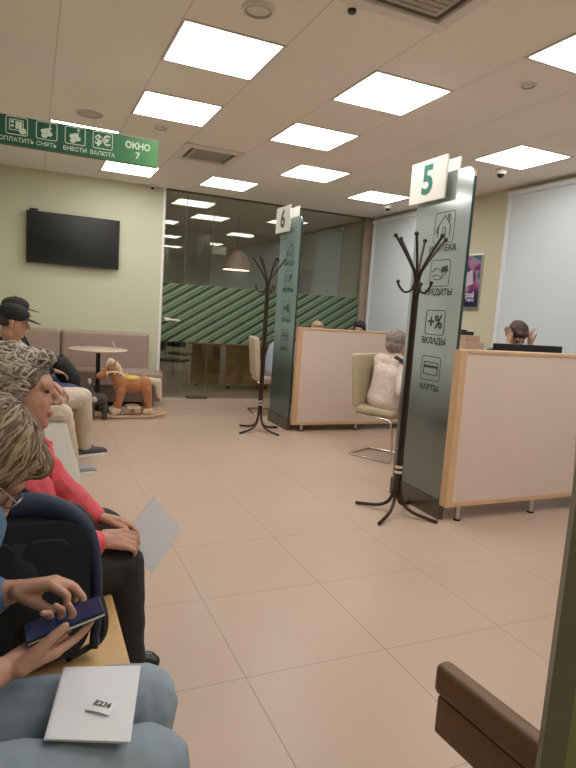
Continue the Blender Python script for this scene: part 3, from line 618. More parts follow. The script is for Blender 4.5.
obj('reflection_box', box(B(), (2.62, 9.19, 2.15), (2.86, 9.24, 2.28), .004), m_white, hs); obj('hanger', cyl(B(), (2.74, 9.215, 2.28), (2.74, 9.215, ZC-.001), .004, seg=8), m_steel, hs)  # box and hanger added in place of a sign reflected in the glass

# ------------------------------------------------------------------ things on the counters
mo = thing('computer_monitor', 'wide black monitor standing behind the near counter', 'monitor', (3.65, 3.55, .745))
obj('screen', box(B(), (3.30, 3.50, .86), (4.02, 3.53, 1.195), .006), m_black, mo); obj('stand', box(B(), (3.62, 3.47, .752), (3.68, 3.495, 1.0), .003), m_black, mo); obj('base', box(B(), (3.52, 3.41, .7455), (3.78, 3.58, .753), .003), m_black, mo)
cb = thing('desk_organizer', 'peach coloured box behind the near counter end', 'box', (4.29, 5.0, 0))
obj('cabinet', box(B(), (4.16, 4.85, 0), (4.42, 5.15, 1.14), .01), mat('peach_cabinet', (.55, .36, .26), .6), cb); obj('top_tray', box(B(), (4.18, 4.87, 1.1405), (4.37, 5.12, 1.205), .008), mat('peach_tray', (.5, .33, .24), .6), cb)
pd = thing('desk_phone', 'black device on top of the peach coloured box', 'device', (4.25, 5.0, 1.205))
obj('body', box(B(), (4.18, 4.90, 1.2055), (4.31, 5.08, 1.245), .01), m_black, pd); obj('handset', box(B(), (4.18, 4.91, 1.2455), (4.22, 5.07, 1.262), .008), m_black, pd)

# ------------------------------------------------------------------ people
def T(p, loc): return V(p)+V(loc)
def head_prims(c, pitch, yawh, s=1.0, roll=0):
    """c: head centre; pitch>0 looks down; yawh: facing angle from +x"""
    R = Euler((roll, pitch, yawh), 'XYZ').to_matrix()
    R = Matrix.Rotation(yawh, 3, 'Z') @ Matrix.Rotation(pitch, 3, 'Y') @ Matrix.Rotation(roll, 3, 'X')
    q = lambda x, y, z: V(c)+R @ (V((x, y, z))*s)
    E_ = lambda x, y, z, a, b, d: ('e', q(x, y, z), (a*s, b*s, d*s), R)
    P = [E_(-.012, 0, .03, .092, .072, .082), E_(.028, 0, -.03, .058, .058, .082), E_(.045, 0, -.078, .035, .036, .030),
         ('c', q(.066, 0, -.095), .017*s, q(.060, 0, -.090), .019*s), E_(.062, 0, .022, .026, .050, .026),
         ('c', q(.084, 0, .008), .008*s, q(.107, 0, -.030), .0115*s), E_(.095, .011, -.033, .010, .008, .007), E_(.095, -.011, -.033, .010, .008, .007),
         E_(.083, 0, -.058, .012, .024, .006), E_(.082, 0, -.067, .012, .021, .007),
         E_(.056, .032, -.030, .021, .018, .024), E_(.056, -.032, -.030, .021, .018, .024),
         E_(-.002, .073, -.018, .017, .008, .030), E_(-.002, -.073, -.018, .017, .008, .030)]
    return P, q, R
def hand_prims(w, d, n, side, s=1.0, curls=(.5, .5, .5, .5), thumb=(.6, .6, .1), spread=.06):
    """w wrist, d finger direction, n palm-facing normal, side: thumb side vector sign"""
    d = V(d).normalized(); n = V(n); n = (n-d*n.dot(d)).normalized(); t = d.cross(n).normalized()*side
    P = [('c', w, .022*s, w+d*.02*s, .022*s), ('c', w+d*.03*s, .019*s, w+d*.070*s, .0155*s), ('c', w+d*.04*s+t*.016*s, .014*s, w+d*.075*s+t*.016*s, .012*s), ('c', w+d*.04*s-t*.016*s, .014*s, w+d*.075*s-t*.016*s, .012*s)]
    offs = (.030, .010, -.010, -.029); lens = (.92, 1.02, .96, .76)
    for o, l, c in zip(offs, lens, curls):
        k = w+d*.086*s*(1-.25*abs(o))+t*o*s
        P.append(('c', w+d*.015*s+t*o*.5*s, .015*s, k, .0115*s))
        a = c*.8; dd = (d+t*o*spread/.03).normalized(); p = k
        for L_, r0, r1, f in ((.043, .0098, .0088, 1), (.027, .0088, .0080, 1.15), (.021, .0080, .0064, .7)):
            ax = dd*math.cos(a)+n*math.sin(a); p2 = p+ax*L_*l*s; P.append(('c', p, r0*s, p2, r1*s)); p = p2; a += c*f
    b = w+d*.022*s+t*.020*s; dirs = V(d)*thumb[0]+t*thumb[1]+n*thumb[2]; dirs.normalize()
    m1 = b+dirs*.042*s; d2 = (dirs+d*.35+n*.15).normalized(); m2 = m1+d2*.032*s; m3 = m2+(d2+d*.25).normalized()*.025*s
    P += [('c', b, .017*s, m1, .0125*s), ('c', m1, .0115*s, m2, .0098*s), ('c', m2, .0098*s, m3, .0078*s), ('c', w+d*.05*s, .016*s, m1, .011*s), ('c', w+d*.03*s+t*.018*s, .017*s, w+d*.062*s+t*.022*s, .014*s), ('c', w+d*.045*s+t*.012*s, .015*s, m1, .0125*s), ('c', w+d*.035*s-t*.012*s, .017*s, w+d*.06*s+t*.012*s, .0165*s)]
    return P
def torso(pel, chest, shL, shR, neck, g=0, k=1.0):
    pel, chest, shL, shR, neck = map(V, (pel, chest, shL, shR, neck)); mid = (pel+chest)/2; ax = (shL-shR).normalized()
    P = []
    for i in range(9):
        u = i/8; c = pel.lerp(chest, u); hw = .092-.016*math.sin(PI*u); r = .116-.006*u
        P.append(('c', c-ax*hw*k, (r+g)*k, c+ax*hw*k, (r+g)*k))
    for s in (-1, 1):
        P.append(('c', pel+ax*s*.07*k, (.115+g)*k, chest+ax*s*.07*k, (.108+g)*k))
        P.append(('c', chest+ax*s*.06*k, (.10+g)*k, (shL if s > 0 else shR), (.055+g)*k))
    P.append(('c', shL, (.055+g)*k, shR, (.055+g)*k)); P.append(('c', (shL+shR)/2, (.065+g)*k, neck, (.052+g)*k))
    return P
def arm(sh, el, wr, g=0, upto=1.0, k=1.0):
    sh, el, wr = V(sh), V(el), V(wr); e = el+(wr-el)*upto
    return [('c', sh, (.054+g)*k, el, (.042+g)*k), ('c', el, (.041+g)*k, e, ((.041-.016*upto)+g)*k)]
def leg(hip, kn, an, g=0, k=1.0, upto=1.0):
    hip, kn, an = V(hip), V(kn), V(an); m = kn+(an-kn)*.35; e = kn+(an-kn)*upto
    return [('c', hip, (.088+g)*k, kn, (.060+g)*k), ('c', kn, (.058+g)*k, m, (.054+g)*k), ('c', m, (.054+g)*k, e, (.037+g)*k)]
def shoe(name, an, d, m, parent, sole=None, s=1.0):
    an, d = V(an), V((d[0], d[1], 0)).normalized(); t = V((-d.y, d.x, 0)); z0 = .0
    h = V((an.x, an.y, 0))
    P = [('c', h-d*.045*s+V((0, 0, .042)), .036*s, h+d*.05*s+V((0, 0, .048)), .036*s), ('c', h+d*.05*s+V((0, 0, .046)), .036*s, h+d*.15*s+V((0, 0, .034)), .030*s), ('c', h+V((0, 0, .05)), .040*s, h+V((0, 0, .085)), .036*s), ('c', h+d*.15*s+t*.012+V((0, 0, .03)), .026*s, h+d*.165*s-t*.01+V((0, 0, .03)), .024*s)]
    me = blob(P, .006, 4); 
    for v in me.vertices: v.co.z = max(v.co.z, .018)
    o = obj(name, me, m, parent)
    b = B(); f = lambda u, v, dd: h+d*u+t*v+V((0, 0, dd))
    out = [(-.082*s, 0), (-.07*s, .028*s), (-.02*s, .031*s), (.06*s, .036*s), (.13*s, .041*s), (.175*s, .028*s), (.187*s, 0), (.175*s, -.028*s), (.13*s, -.041*s), (.06*s, -.036*s), (-.02*s, -.031*s), (-.07*s, -.028*s)]
    prism(b, out, f, .001, .024); obj('sole', b, sole or m_black, o)
    return o
from mathutils.bvhtree import BVHTree
def strands(bm, cap, q, R, n, r0, length, wave, seed, crown=(-.30, 0, .95), cut=None, lift=.001):
    """hair strands combed from the crown, laid on the surface of the hair cap"""
    rnd = random.Random(seed); tree = BVHTree.FromPolygons([v.co.copy() for v in cap.vertices], [tuple(f.vertices) for f in cap.polygons])
    c = q(-.02, 0, .02); ax = (R @ V(crown)).normalized(); e1 = ax.orthogonal().normalized(); e2 = ax.cross(e1); Ri = R.inverted()
    for i in range(n):
        az = rnd.uniform(0, 2*PI); th = rnd.uniform(.02, 1.9); L_ = length*rnd.uniform(.6, 1.1); ph = rnd.uniform(0, 6.28); dv = rnd.uniform(-.25, .25); fq = rnd.uniform(5, 9); pts = []; k_ = 9; lf = rnd.uniform(.2, 1.6)*lift
        for k in range(k_+1):
            t = k/k_; a = az+dv*t+wave*.16*math.sin(ph+t*fq)/max(.35, math.sin(min(th+t*L_, 2.6))); u = th+t*L_+wave*.06*math.cos(ph+t*fq*.8)
            d = ax*math.cos(u)+(e1*math.cos(a)+e2*math.sin(a))*math.sin(u)
            h = tree.ray_cast(c, d)
            if h[0] is None: break
            loc = Ri @ (h[0]-c)
            if u > 2.35 or (cut and cut(loc)): break
            pts.append(h[0]+d*(lf+wave*.002*math.sin(ph*3+t*fq)))
        if len(pts) > 3: tube(bm, pts, [r0*.5, r0, r0, r0*.3], 5, 2)

def person(label, loc): return thing('person', label, 'person', loc)

# --- the nearest person: denim shirt, pale jeans, phone in the right hand
p1 = person('person in blue denim shirt and pale jeans bent over a phone, nearest on the left', (-.28, .98, 0))
hip, chest = V((-.30, .99, .55)), V((-.20, .99, .80))
shL, shR, nk = V((-.13, 1.17, .885)), V((-.16, .85, .88)), V((-.10, 1.10, .965))
hc = V((-.086, 1.19, 1.020))
HP, q1, R1 = head_prims(hc, .95, .15, 1.0)
elR, wrR = V((-.24, .92, .635)), V((-.040, 1.045, .685))
elL, wrL = V((-.20, 1.26, .70)), V((-.035, 1.205, .750))
handR = hand_prims(wrR, (.86, .42, .14), (-.25, -.10, 1), 1, .98, (.22, .62, .74, .88), (.95, .30, .62))
handL = hand_prims(wrL, (.85, -.15, .18), (.12, -.35, -1), -1, .98, (.95, .55, .60, .65), (.75, -.05, .75))
body = torso(hip, chest, shL, shR, nk)+arm(shL, elL, wrL)+arm(shR, elR, wrR)+HP+[('c', nk, .05, q1(-.035, 0, -.07), .052)]+handR+handL
knL, anL, knR, anR = V((.212, 1.085, .542)), V((.19, 1.10, .10)), V((.185, .885, .558)), V((.175, .89, .10))
body += leg((-.27, 1.10, .535), knL, anL)+leg((-.27, .90, .555), knR, anR)
obj('body', blob(body, .0032, 5), m_skin, p1)
m_denim = mat('blue_denim', (.085, .155, .26), .8, var=.15, scale=90, bump=.2)
m_jean = mat('pale_blue_jeans', (.26, .32, .38), .8, var=.10, scale=14, bump=.15)
obj('shirt', blob(torso(hip, chest, shL, shR, nk-V((0, 0, .04)), .014)+arm(shL, elL, wrL, .014, .80)+arm(shR, elR, wrR, .016, .55), .006, 4, (.006, 18)), m_denim, p1)
obj('jeans', blob([('c', (-.30, 1.07, .55), .12, (-.30, .93, .56), .13)]+leg((-.26, 1.10, .530), knL, anL, .012)+leg((-.26, .895, .555), knR, anR, .015), .006, 4, (.005, 16)), m_jean, p1)
for an in (anL, anR): shoe('shoe', an, (1, 0), mat('grey_shoe', (.2, .2, .2), .6), p1, m_white)
m_hair1 = mat('brown_blond_hair', (.12, .078, .045), .5, var=.45, scale=55, vecscale=(1, 1, 1), bump=.2)
cap1m = blob([('e', q1(-.020, 0, .035), (.100, .083, .090), R1), ('e', q1(-.045, 0, -.01), (.075, .080, .080), R1), ('e', q1(.05, .0, .075), (.045, .055, .030), R1), ('e', q1(-.02, -.055, -.01), (.055, .033, .055), R1), ('e', q1(-.02, .055, -.01), (.055, .033, .055), R1)], .005, 4, (.004, 45, (1, 1, 1)))
hr = obj('hair', cap1m.copy(), m_hair1, p1)
for i, (mm, sd, n) in enumerate(((mat('blond_strands', (.36, .27, .17), .45, var=.2), 3, 260), (mat('brown_strands', (.13, .088, .052), .5, var=.2), 8, 420))):
    b = B(); strands(b, cap1m, q1, R1, n, .0030, 1.3, .35, sd, cut=lambda l: l.x > .085 and l.z < .03); o = obj('hair_strands', b, mm, hr, smooth='all'); o['kind'] = 'stuff'
b = B()
for y in (-.033, .033): tube(b, [q1(.088+.004*math.cos(a)*0, y+.024*math.cos(a), .004+.018*math.sin(a)) for a in [2*PI*k/16 for k in range(17)]], .0018, 6)
tube(b, [q1(.090, -.009, .008), q1(.092, .009, .008)], .0016, 6)
for y in (-1, 1): tube(b, [q1(.086, .057*y, .008), q1(.05, .073*y, .006), q1(-.01, .083*y, .0)], .0018, 6)
obj('glasses', b, mat('thin_metal_frame', (.5, .42, .36), .25, .8), p1, smooth=True)

ph = thing('smartphone', 'dark blue smartphone held in the hands of the nearest person', 'phone', (.07, 1.1, .72))
pc = V((.064, 1.098, .7330)); px = V((.955, .06, .24)).normalized(); pz = V((-.34, .02, .94)); pz = (pz-px*pz.dot(px)).normalized(); py = pz.cross(px)
Rp = Matrix((px, py, pz)).transposed()
obj('case', box(B(), pc-V((.070, .036, .0045)), pc+V((.070, .036, .0045)), .003, Rp), m_black, ph, smooth=True)
bm = box(B(), (-.068, -.034, -.0005), (.068, .034, .0005)); bmesh.ops.transform(bm, matrix=Matrix.Translation(pc+pz*.0052) @ Rp.to_4x4(), verts=bm.verts[:]); obj('screen', bm, mat('navy_phone_screen', (.012, .030, .11), .18, var=.1), ph)
bm = B(); addm = [(-.055, -.02), (-.035, .0)]
bm = tube(B(), [pc+px*-.068+py*-.036, pc+px*.068+py*-.036], .0022, 6); obj('metal_edge', bm, m_steel, ph, smooth=True)

pp = thing('paper_sheet', 'white paper lying on the pale jeans of the nearest person', 'paper', (.12, 1.03, .6))
def sheet(bm, c, bend=0, th=.0012, n=8):
    """quad c = 4 corners, slight bend along its normal"""
    c = [V(p) for p in c]; nr = (c[1]-c[0]).cross(c[3]-c[0]).normalized()
    g = [[None]*(n+1) for _ in range(n+1)]; h = [[None]*(n+1) for _ in range(n+1)]
    for i in range(n+1):
        for j in range(n+1):
            u, v = i/n, j/n; p = (c[0]*(1-u)+c[1]*u)*(1-v)+(c[3]*(1-u)+c[2]*u)*v+nr*bend*math.sin(PI*u)
            g[i][j] = bm.verts.new(p); h[i][j] = bm.verts.new(p-nr*th)
    for i in range(n):
        for j in range(n): bm.faces.new((g[i][j], g[i+1][j], g[i+1][j+1], g[i][j+1])); bm.faces.new((h[i][j+1], h[i+1][j+1], h[i+1][j], h[i][j]))
    for i in range(n):
        bm.faces.new((g[i][0], h[i][0], h[i+1][0], g[i+1][0])); bm.faces.new((g[i][n], g[i+1][n], h[i+1][n], h[i][n])); bm.faces.new((g[0][i], g[0][i+1], h[0][i+1], h[0][i])); bm.faces.new((g[n][i], h[n][i], h[n][i+1], g[n][i+1]))
    bmesh.ops.recalc_face_normals(bm, faces=bm.faces[:]); return bm
PZ = .654
pcn = [(.0275, .893, PZ), (.149, .845, PZ), (.197, 1.036, PZ), (.064, 1.073, PZ)]
obj('sheet', sheet(B(), pcn), m_paper, pp)
sheet2 = obj('under_sheet', sheet(B(), [V(p)+V((-.003, .002, -.003)) for p in pcn]), m_paper, pp)
tk = thing('queue_ticket', 'small white queue ticket printed with a number on the paper', 'ticket', (.12, .99, PZ))
tc_ = V((.115, .935, PZ+.004)); tx = V((.80, -.60, 0)).normalized(); tyv = V((.60, .80, 0))
obj('slip', sheet(B(), [tc_-tx*.022-tyv*.014, tc_+tx*.022-tyv*.014, tc_+tx*.022+tyv*.012+V((0, 0, .002)), tc_-tx*.022+tyv*.012+V((0, 0, .002))], .0015, .0006), mat('ticket_paper', (.8, .8, .82), .7), tk)
obj('lettering', text_mesh('Е236', .015, frame(tc_+V((0, 0, .0032))+tyv*.003, tx, tyv), .0002, .0004), mat('ticket_ink', (.05, .05, .06), .6), tk)

# --- backpack on the bench
bp = thing('backpack', 'black and navy backpack standing on the bench beside the nearest person', 'backpack', (-.02, 1.42, .455))
m_pack = mat('black_backpack_fabric', (.010, .011, .016), .7, var=.15, scale=60, bump=.15); m_navy = mat('navy_backpack_fabric', (.022, .035, .075), .6, var=.12, scale=60, bump=.1)
fb = lambda u, v, d: V((u, 1.30+d+.10*(v-.455), v))
obj('main_bag', blob([('c', (-.10, 1.46, .57), .10, (.055, 1.46, .57), .10), ('c', (-.11, 1.46, .56), .10, (-.11, 1.48, .76), .095), ('c', (.065, 1.46, .56), .10, (.065, 1.48, .745), .095), ('c', (-.11, 1.48, .755), .095, (.065, 1.48, .74), .095), ('e', (-.02, 1.46, .65), (.12, .11, .17))], .008, 3), m_pack, bp)
o = obj('back_pad', prism(B(), rrect(-.185, .49, .135, .815, .07), fb, .055, .075), m_pack, bp, smooth=True)
b = B()
for x in (-.13, -.01): prism(b, rrect(x, .53, x+.10, .78, .03), fb, .04, .0545)
obj('pad_cushion', b, mat('dark_mesh_pad', (.014, .015, .02), .9, var=.2, scale=120), bp, smooth=True)
obj('top_trim', tube(B(), [fb(-.20, .66, .07), fb(-.195, .76, .075), fb(-.15, .822, .09), fb(-.06, .842, .10), fb(.03, .840, .10), fb(.10, .806, .09), fb(.137, .745, .08), fb(.152, .62, .07), fb(.146, .50, .07)], [.018, .022, .024, .026, .026, .022, .016, .010, .008], 12, 4, 1.5), m_navy, bp, smooth='all')
obj('carry_handle', tube(B(), [fb(-.07, .86, .10), fb(-.06, .876, .11), fb(-.01, .878, .11), fb(.0, .862, .10)], .006, 8, 4), m_pack, bp, smooth=True)
obj('side_strap', tube(B(), [(.150, 1.42, .64), (.172, 1.40, .56), (.168, 1.41, .50), (.14, 1.43, .468), (.09, 1.40, .465)], .008, 8, 5, 1.6), m_pack, bp, smooth=True)
obj('buckle', box(B(), (.148, 1.395, .495), (.162, 1.415, .525), .003), m_steel, bp)

# --- grey haired woman in coral jacket
p2 = person('person with curly grey hair in a coral jacket and black trousers holding a paper', (-.15, 1.76, 0))
hip, chest = V((-.22, 1.75, .54)), V((-.09, 1.74, .78)); shL, shR, nk = V((-.03, 1.91, .87)), V((-.02, 1.59, .85)), V((-.035, 1.75, .945))
hc = V((-.030, 1.76, 1.072)); HP, q2, R2 = head_prims(hc, .04, -.06, 1.0)
elL, wrL = V((.11, 1.95, .69)), V((.20, 1.90, .630)); elR, wrR = V((.07, 1.57, .64)), V((.19, 1.74, .620))
handR = hand_prims(wrR, (.95, .12, -.12), (.0, .55, -.8), 1, .95, (.45, .5, .55, .6), (.8, .35, .3)); handL = hand_prims(wrL, (.9, -.25, -.1), (.1, -.3, -.9), -1, .95, (.4, .45, .5, .55), (.8, .35, .2))
knL, anL, knR, anR = V((.235, 2.03, .535)), V((.27, 2.00, .10)), V((.262, 1.80, .505)), V((.295, 1.80, .10))
body = torso(hip, chest, shL, shR, nk, -.01, .97)+arm(shL, elL, wrL)+arm(shR, elR, wrR)+HP+[('c', nk, .05, q2(-.03, 0, -.08), .05)]+handL+handR+leg((-.20, 1.86, .53), knL, anL)+leg((-.20, 1.67, .53), knR, anR)
obj('body', blob(body, .004, 4), m_skin, p2)
for y in (-.030, .030): obj('eye', sph(B(), q2(.074, y, .003), (.008, .010, .006), 2, R2), m_lens, p2, smooth=True)
m_coral = mat('coral_jacket_fabric', (.68, .085, .11), .6, var=.10, scale=10, bump=.1)
jk = torso(hip, chest, shL, shR, nk-V((0.01, 0, .05)), .008)+arm(shL, elL, wrL, .012, .88)+arm(shR, elR, wrR, .014, .88)
obj('jacket', blob(jk, .006, 3, (.007, 20)), m_coral, p2)
cl = B(); tube(cl, [(.0, 1.84, .93), (.045, 1.80, .90), (.055, 1.75, .86), (.045, 1.69, .90), (-.02, 1.66, .94)], [.020, .026, .022, .026, .020], 10, 5, .5); tube(cl, [(.05, 1.79, .915), (.055, 1.78, .80), (.045, 1.77, .68)], [.012, .015, .010], 8, 4, .6)
obj('collar', cl, m_coral, p2, smooth='all')
m_blk = mat('black_trousers', (.010, .009, .010), .75, var=.15, scale=20, bump=.1)
obj('trousers', blob([('c', (-.22, 1.84, .54), .12, (-.22, 1.69, .54), .12)]+leg((-.19, 1.86, .53), knL, anL, .018)+leg((-.19, 1.67, .53), knR, anR, .020)+[('c', knL, .07, anL+V((0, 0, .02)), .062), ('c', knR, .074, anR+V((0, 0, .02)), .064)], .007, 4, (.004, 15)), m_blk, p2)
m_shoeb = mat('black_leather_shoe', (.02, .02, .018), .3, var=.1)
shoe('shoe', anL-V((.01, 0, 0)), (1, 0), m_shoeb, p2); shoe('shoe', anR-V((.035, 0, 0)), (1, -.05), m_shoeb, p2)
m_hair2 = mat('dark_grey_hair', (.15, .125, .10), .6, var=.5, scale=60, bump=.25)
cap2m = blob([('e', q2(-.028, 0, .045), (.103, .086, .082), R2), ('e', q2(-.060, 0, -.005), (.070, .078, .085), R2), ('e', q2(.045, 0, .085), (.045, .052, .026), R2), ('e', q2(-.030, -.060, -.005), (.042, .028, .052), R2), ('e', q2(-.030, .060, -.005), (.042, .028, .052), R2)], .005, 3, (.007, 40))
hr = obj('hair', cap2m.copy(), m_hair2, p2)
for i, (mm, sd, n) in enumerate(((mat('silver_curls', (.52, .46, .38), .5, var=.15), 12, 380), (mat('grey_curls', (.22, .185, .15), .55, var=.2), 18, 240))):
    b = B(); strands(b, cap2m, q2, R2, n, .0038, .8, 1.5, sd, lift=.003, cut=lambda l, i=i: (l.x > .05 and l.z < .045) or (i == 0 and l.z < -.015)); o = obj('hair_curls', b, mm, hr, smooth='all'); o['kind'] = 'stuff'
sp = thing('paper_sheet', 'folded white paper held by the person in the coral jacket', 'paper', (.37, 1.86, .55))
b = sheet(B(), [(.385, 1.90, .688), (.478, 1.88, .572), (.372, 1.83, .447), (.283, 1.86, .580)], .008); obj('front_leaf', b, m_paper, sp)
b = sheet(B(), [(.385, 1.906, .688), (.470, 1.905, .580), (.368, 1.86, .455), (.283, 1.868, .580)], .004); obj('rear_leaf', b, m_paper, sp)

# --- man in beige trousers and black cap
def seated(label, loc, spec): pass
p3 = person('person in black cap and beige trousers seated beyond the grey haired person', (-.1, 4.6, 0))
hip, chest = V((-.22, 4.55, .55)), V((-.17, 4.55, .84)); shL, shR, nk = V((-.14, 4.74, .93)), V((-.14, 4.37, .93)), V((-.12, 4.55, 1.01))
hc = V((-.115, 4.50, 1.135)); HP, q3, R3 = head_prims(hc, .15, -.1, 1.0)
knR, anR, knL, anL = V((.20, 4.36, .50)), V((.28, 4.50, .10)), V((.38, 4.92, .53)), V((.42, 5.06, .10))
elL, wrL = V((-.02, 4.85, .70)), V((.17, 4.80, .64)); elR, wrR = V((-.08, 4.25, .68)), V((.08, 4.42, .62))
body = torso(hip, chest, shL, shR, nk)+arm(shL, elL, wrL)+arm(shR, elR, wrR)+HP+[('c', nk, .055, q3(-.02, 0, -.08), .055)]+hand_prims(wrL, (.8, -.1, -.5), (0, 0, -1), -1, 1.05)+hand_prims(wrR, (.9, .1, -.2), (0, 0, -1), 1, 1.0)+leg((-.18, 4.64, .53), knL, anL)+leg((-.18, 4.45, .53), knR, anR)
obj('body', blob(body, .006, 3), m_skin, p3)
m_beigep = mat('beige_trouser_cloth', (.58, .49, .40), .8, var=.04, scale=14, bump=.1)
obj('trousers', blob([('c', (-.2, 4.62, .54), .125, (-.2, 4.47, .54), .125)]+leg((-.17, 4.64, .53), knL, anL, .022)+leg((-.17, 4.45, .53), knR, anR, .022), .008, 3, (.007, 14)), m_beigep, p3)
obj('shirt', blob(torso(hip, chest, shL, shR, nk-V((0, 0, .04)), .012)+arm(shL, elL, wrL, .012, .2)+arm(shR, elR, wrR, .012, .2), .008, 3, (.006, 15)), mat('pale_pink_shirt', (.50, .36, .30), .8), p3)
def cap(q, R, m, parent, s=1.0, name='cap'):
    o = obj(name, blob([('e', q(-.012, 0, .055), (.108, .088, .070), R), ('e', q(-.012, 0, .035), (.106, .086, .045), R)], .006, 3), m, parent)
    b = B(); pts = []
    for k in range(13):
        a = -1.05+2.1*k/12; pts.append((.07*math.cos(a)*1.0+.02, .078*math.sin(a)))
    outl = pts+[(.175-.09*(abs(k-6)/6)**2, .070*(6-k)/6) for k in range(13)]
    bb_ = lambda u, v, d: q(u, v, d-.25*max(0, u-.07)-abs(v)*.12)
    prism(b, outl, bb_, .038, .043); obj('peak', b, m, o)
    obj('button', sph(B(), q(-.012, 0, .125), .007, 2), m, o); return o
m_cap = mat('black_cap_cloth', (.012, .012, .013), .8, var=.1, scale=80, bump=.1)
cap(q3, R3, m_cap, p3)
m_sneak = mat('grey_sneaker', (.32, .32, .33), .8, var=.1, scale=60)
shoe('sneaker', anR, (1, .35), m_sneak, p3, m_white, 1.05); shoe('sneaker', anL, (1, .3), mat('dark_sneaker', (.07, .075, .09), .8), p3, m_white, 1.05)
obj('hair', blob([('e', q3(-.05, 0, .0), (.06, .076, .05), R3)], .006, 3, (.003, 60)), mat('dark_short_hair', (.05, .04, .035), .7), p3)

# --- man further along: grey cap, black jacket, blue jeans
p4 = person('person in faded black cap, black jacket and blue jeans at the far bench end', (-.05, 5.45, 0))
hip, chest = V((-.20, 5.35, .55)), V((-.16, 5.37, .86)); shL, shR, nk = V((-.12, 5.56, .95)), V((-.14, 5.19, .95)), V((-.12, 5.37, 1.03))
hc = V((-.115, 5.35, 1.175)); HP, q4, R4 = head_prims(hc, .05, .1, 1.0)
knR, anR, knL, anL = V((.33, 5.15, .52)), V((.34, 5.2, .10)), V((.29, 5.78, .52)), V((.30, 5.78, .10))
elL, wrL = V((.0, 5.66, .74)), V((.20, 5.60, .74)); elR, wrR = V((-.02, 5.12, .74)), V((.16, 5.28, .70))
body = torso(hip, chest, shL, shR, nk)+arm(shL, elL, wrL)+arm(shR, elR, wrR)+HP+[('c', nk, .055, q4(-.02, 0, -.08), .055)]+hand_prims(wrL, (.8, -.1, -.4), (0, 0, -1), -1, 1.0)+hand_prims(wrR, (.9, .1, -.2), (0, 0, -1), 1, 1.0)+leg((-.12, 5.54, .53), knL, anL)+leg((-.12, 5.36, .53), knR, anR)
obj('body', blob(body, .007, 3), m_skin, p4)
obj('jeans', blob([('c', (-.14, 5.52, .54), .125, (-.14, 5.38, .54), .125)]+leg((-.11, 5.54, .53), knL, anL, .02)+leg((-.11, 5.36, .53), knR, anR, .02), .008, 3, (.006, 14)), mat('dark_blue_jeans', (.045, .075, .15), .8, var=.1), p4)
m_bj = mat('black_jacket_cloth', (.010, .010, .011), .8, var=.1, scale=30)
obj('jacket', blob(torso(hip, chest, shL, shR, nk-V((0, 0, .03)), .016)+arm(shL, elL, wrL, .014, .92)+arm(shR, elR, wrR, .014, .92), .008, 3, (.006, 14)), m_bj, p4)
cap(q4, R4, mat('faded_black_cap_cloth', (.022, .022, .018), .85, var=.15, scale=80), p4)
shoe('shoe', anR, (1, .1), m_shoeb, p4); shoe('shoe', anL, (1, .1), m_shoeb, p4)
bg = thing('shoulder_bag', 'round topped black bag on the lap of the person in blue jeans', 'bag', (.22, 5.45, .62))
obj('bag_body', blob([('c', (.24, 5.36, .72), .085, (.24, 5.55, .72), .085), ('c', (.32, 5.36, .62), .085, (.32, 5.55, .62), .085), ('c', (.355, 5.37, .52), .07, (.355, 5.54, .52), .07), ('c', (.28, 5.36, .67), .09, (.28, 5.55, .67), .09)], .008, 14), m_bj, bg)
obj('strap', tube(B(), [(.24, 5.37, .795), (.25, 5.41, .815), (.25, 5.50, .815), (.24, 5.54, .795)], .010, 8, 4), m_bj, bg, smooth=True)

# --- customer in white sweater at desk 5
p5 = person('person with short grey hair and white speckled sweater seated at the desk', (3.10, 4.60, 0))
hip, chest = V((3.17, 4.62, .56)), V((3.20, 4.60, .80)); ax = V((-.35, .93, 0)).normalized()
shL, shR, nk = V((3.17, 4.77, .92)), V((3.23, 4.44, .91)), V((3.22, 4.60, .99))
hc = V((3.235, 4.60, 1.105)); HP, q5, R5 = head_prims(hc, .10, -.15, .98)
elL, wrL = V((3.24, 4.86, .70)), V((3.45, 4.74, .76)); elR, wrR = V((3.14, 4.33, .685)), V((3.37, 4.36, .715))
knL, anL, knR, anR = V((3.50, 4.72, .54)), V((3.53, 4.70, .10)), V((3.48, 4.42, .54)), V((3.50, 4.38, .10))
body = torso(hip, chest, shL, shR, nk, -.012, .95)+arm(shL, elL, wrL)+arm(shR, elR, wrR)+HP+[('c', nk, .05, q5(-.02, 0, -.08), .05)]+hand_prims(wrL, (.9, -.1, -.1), (0, 0, -1), -1, .95)+hand_prims(wrR, (.9, .1, -.1), (0, 0, -1), 1, .95)+leg((3.20, 4.70, .53), knL, anL)+leg((3.19, 4.53, .53), knR, anR)
obj('body', blob(body, .006, 3), m_skin2, p5)
m_knit = mat('white_speckled_knit', (.64, .54, .48), .9, var=.22, scale=70, bump=.15)
obj('sweater', blob(torso(hip, chest, shL, shR, nk-V((0, 0, .02)), .014)+arm(shL, elL, wrL, .020, .92)+arm(shR, elR, wrR, .020, .92)+[('e', hip+V((0, 0, -.01)), (.145, .185, .12))], .007, 12, (.003, 12)), m_knit, p5)
obj('trousers', blob([('c', (3.19, 4.70, .54), .10, (3.18, 4.53, .54), .10)]+leg((3.20, 4.70, .53), knL, anL, .012)+leg((3.19, 4.53, .53), knR, anR, .012), .008, 3), m_blk, p5)
shoe('shoe', anR, (1, 0), m_shoeb, p5); shoe('shoe', anL, (1, 0), m_shoeb, p5)
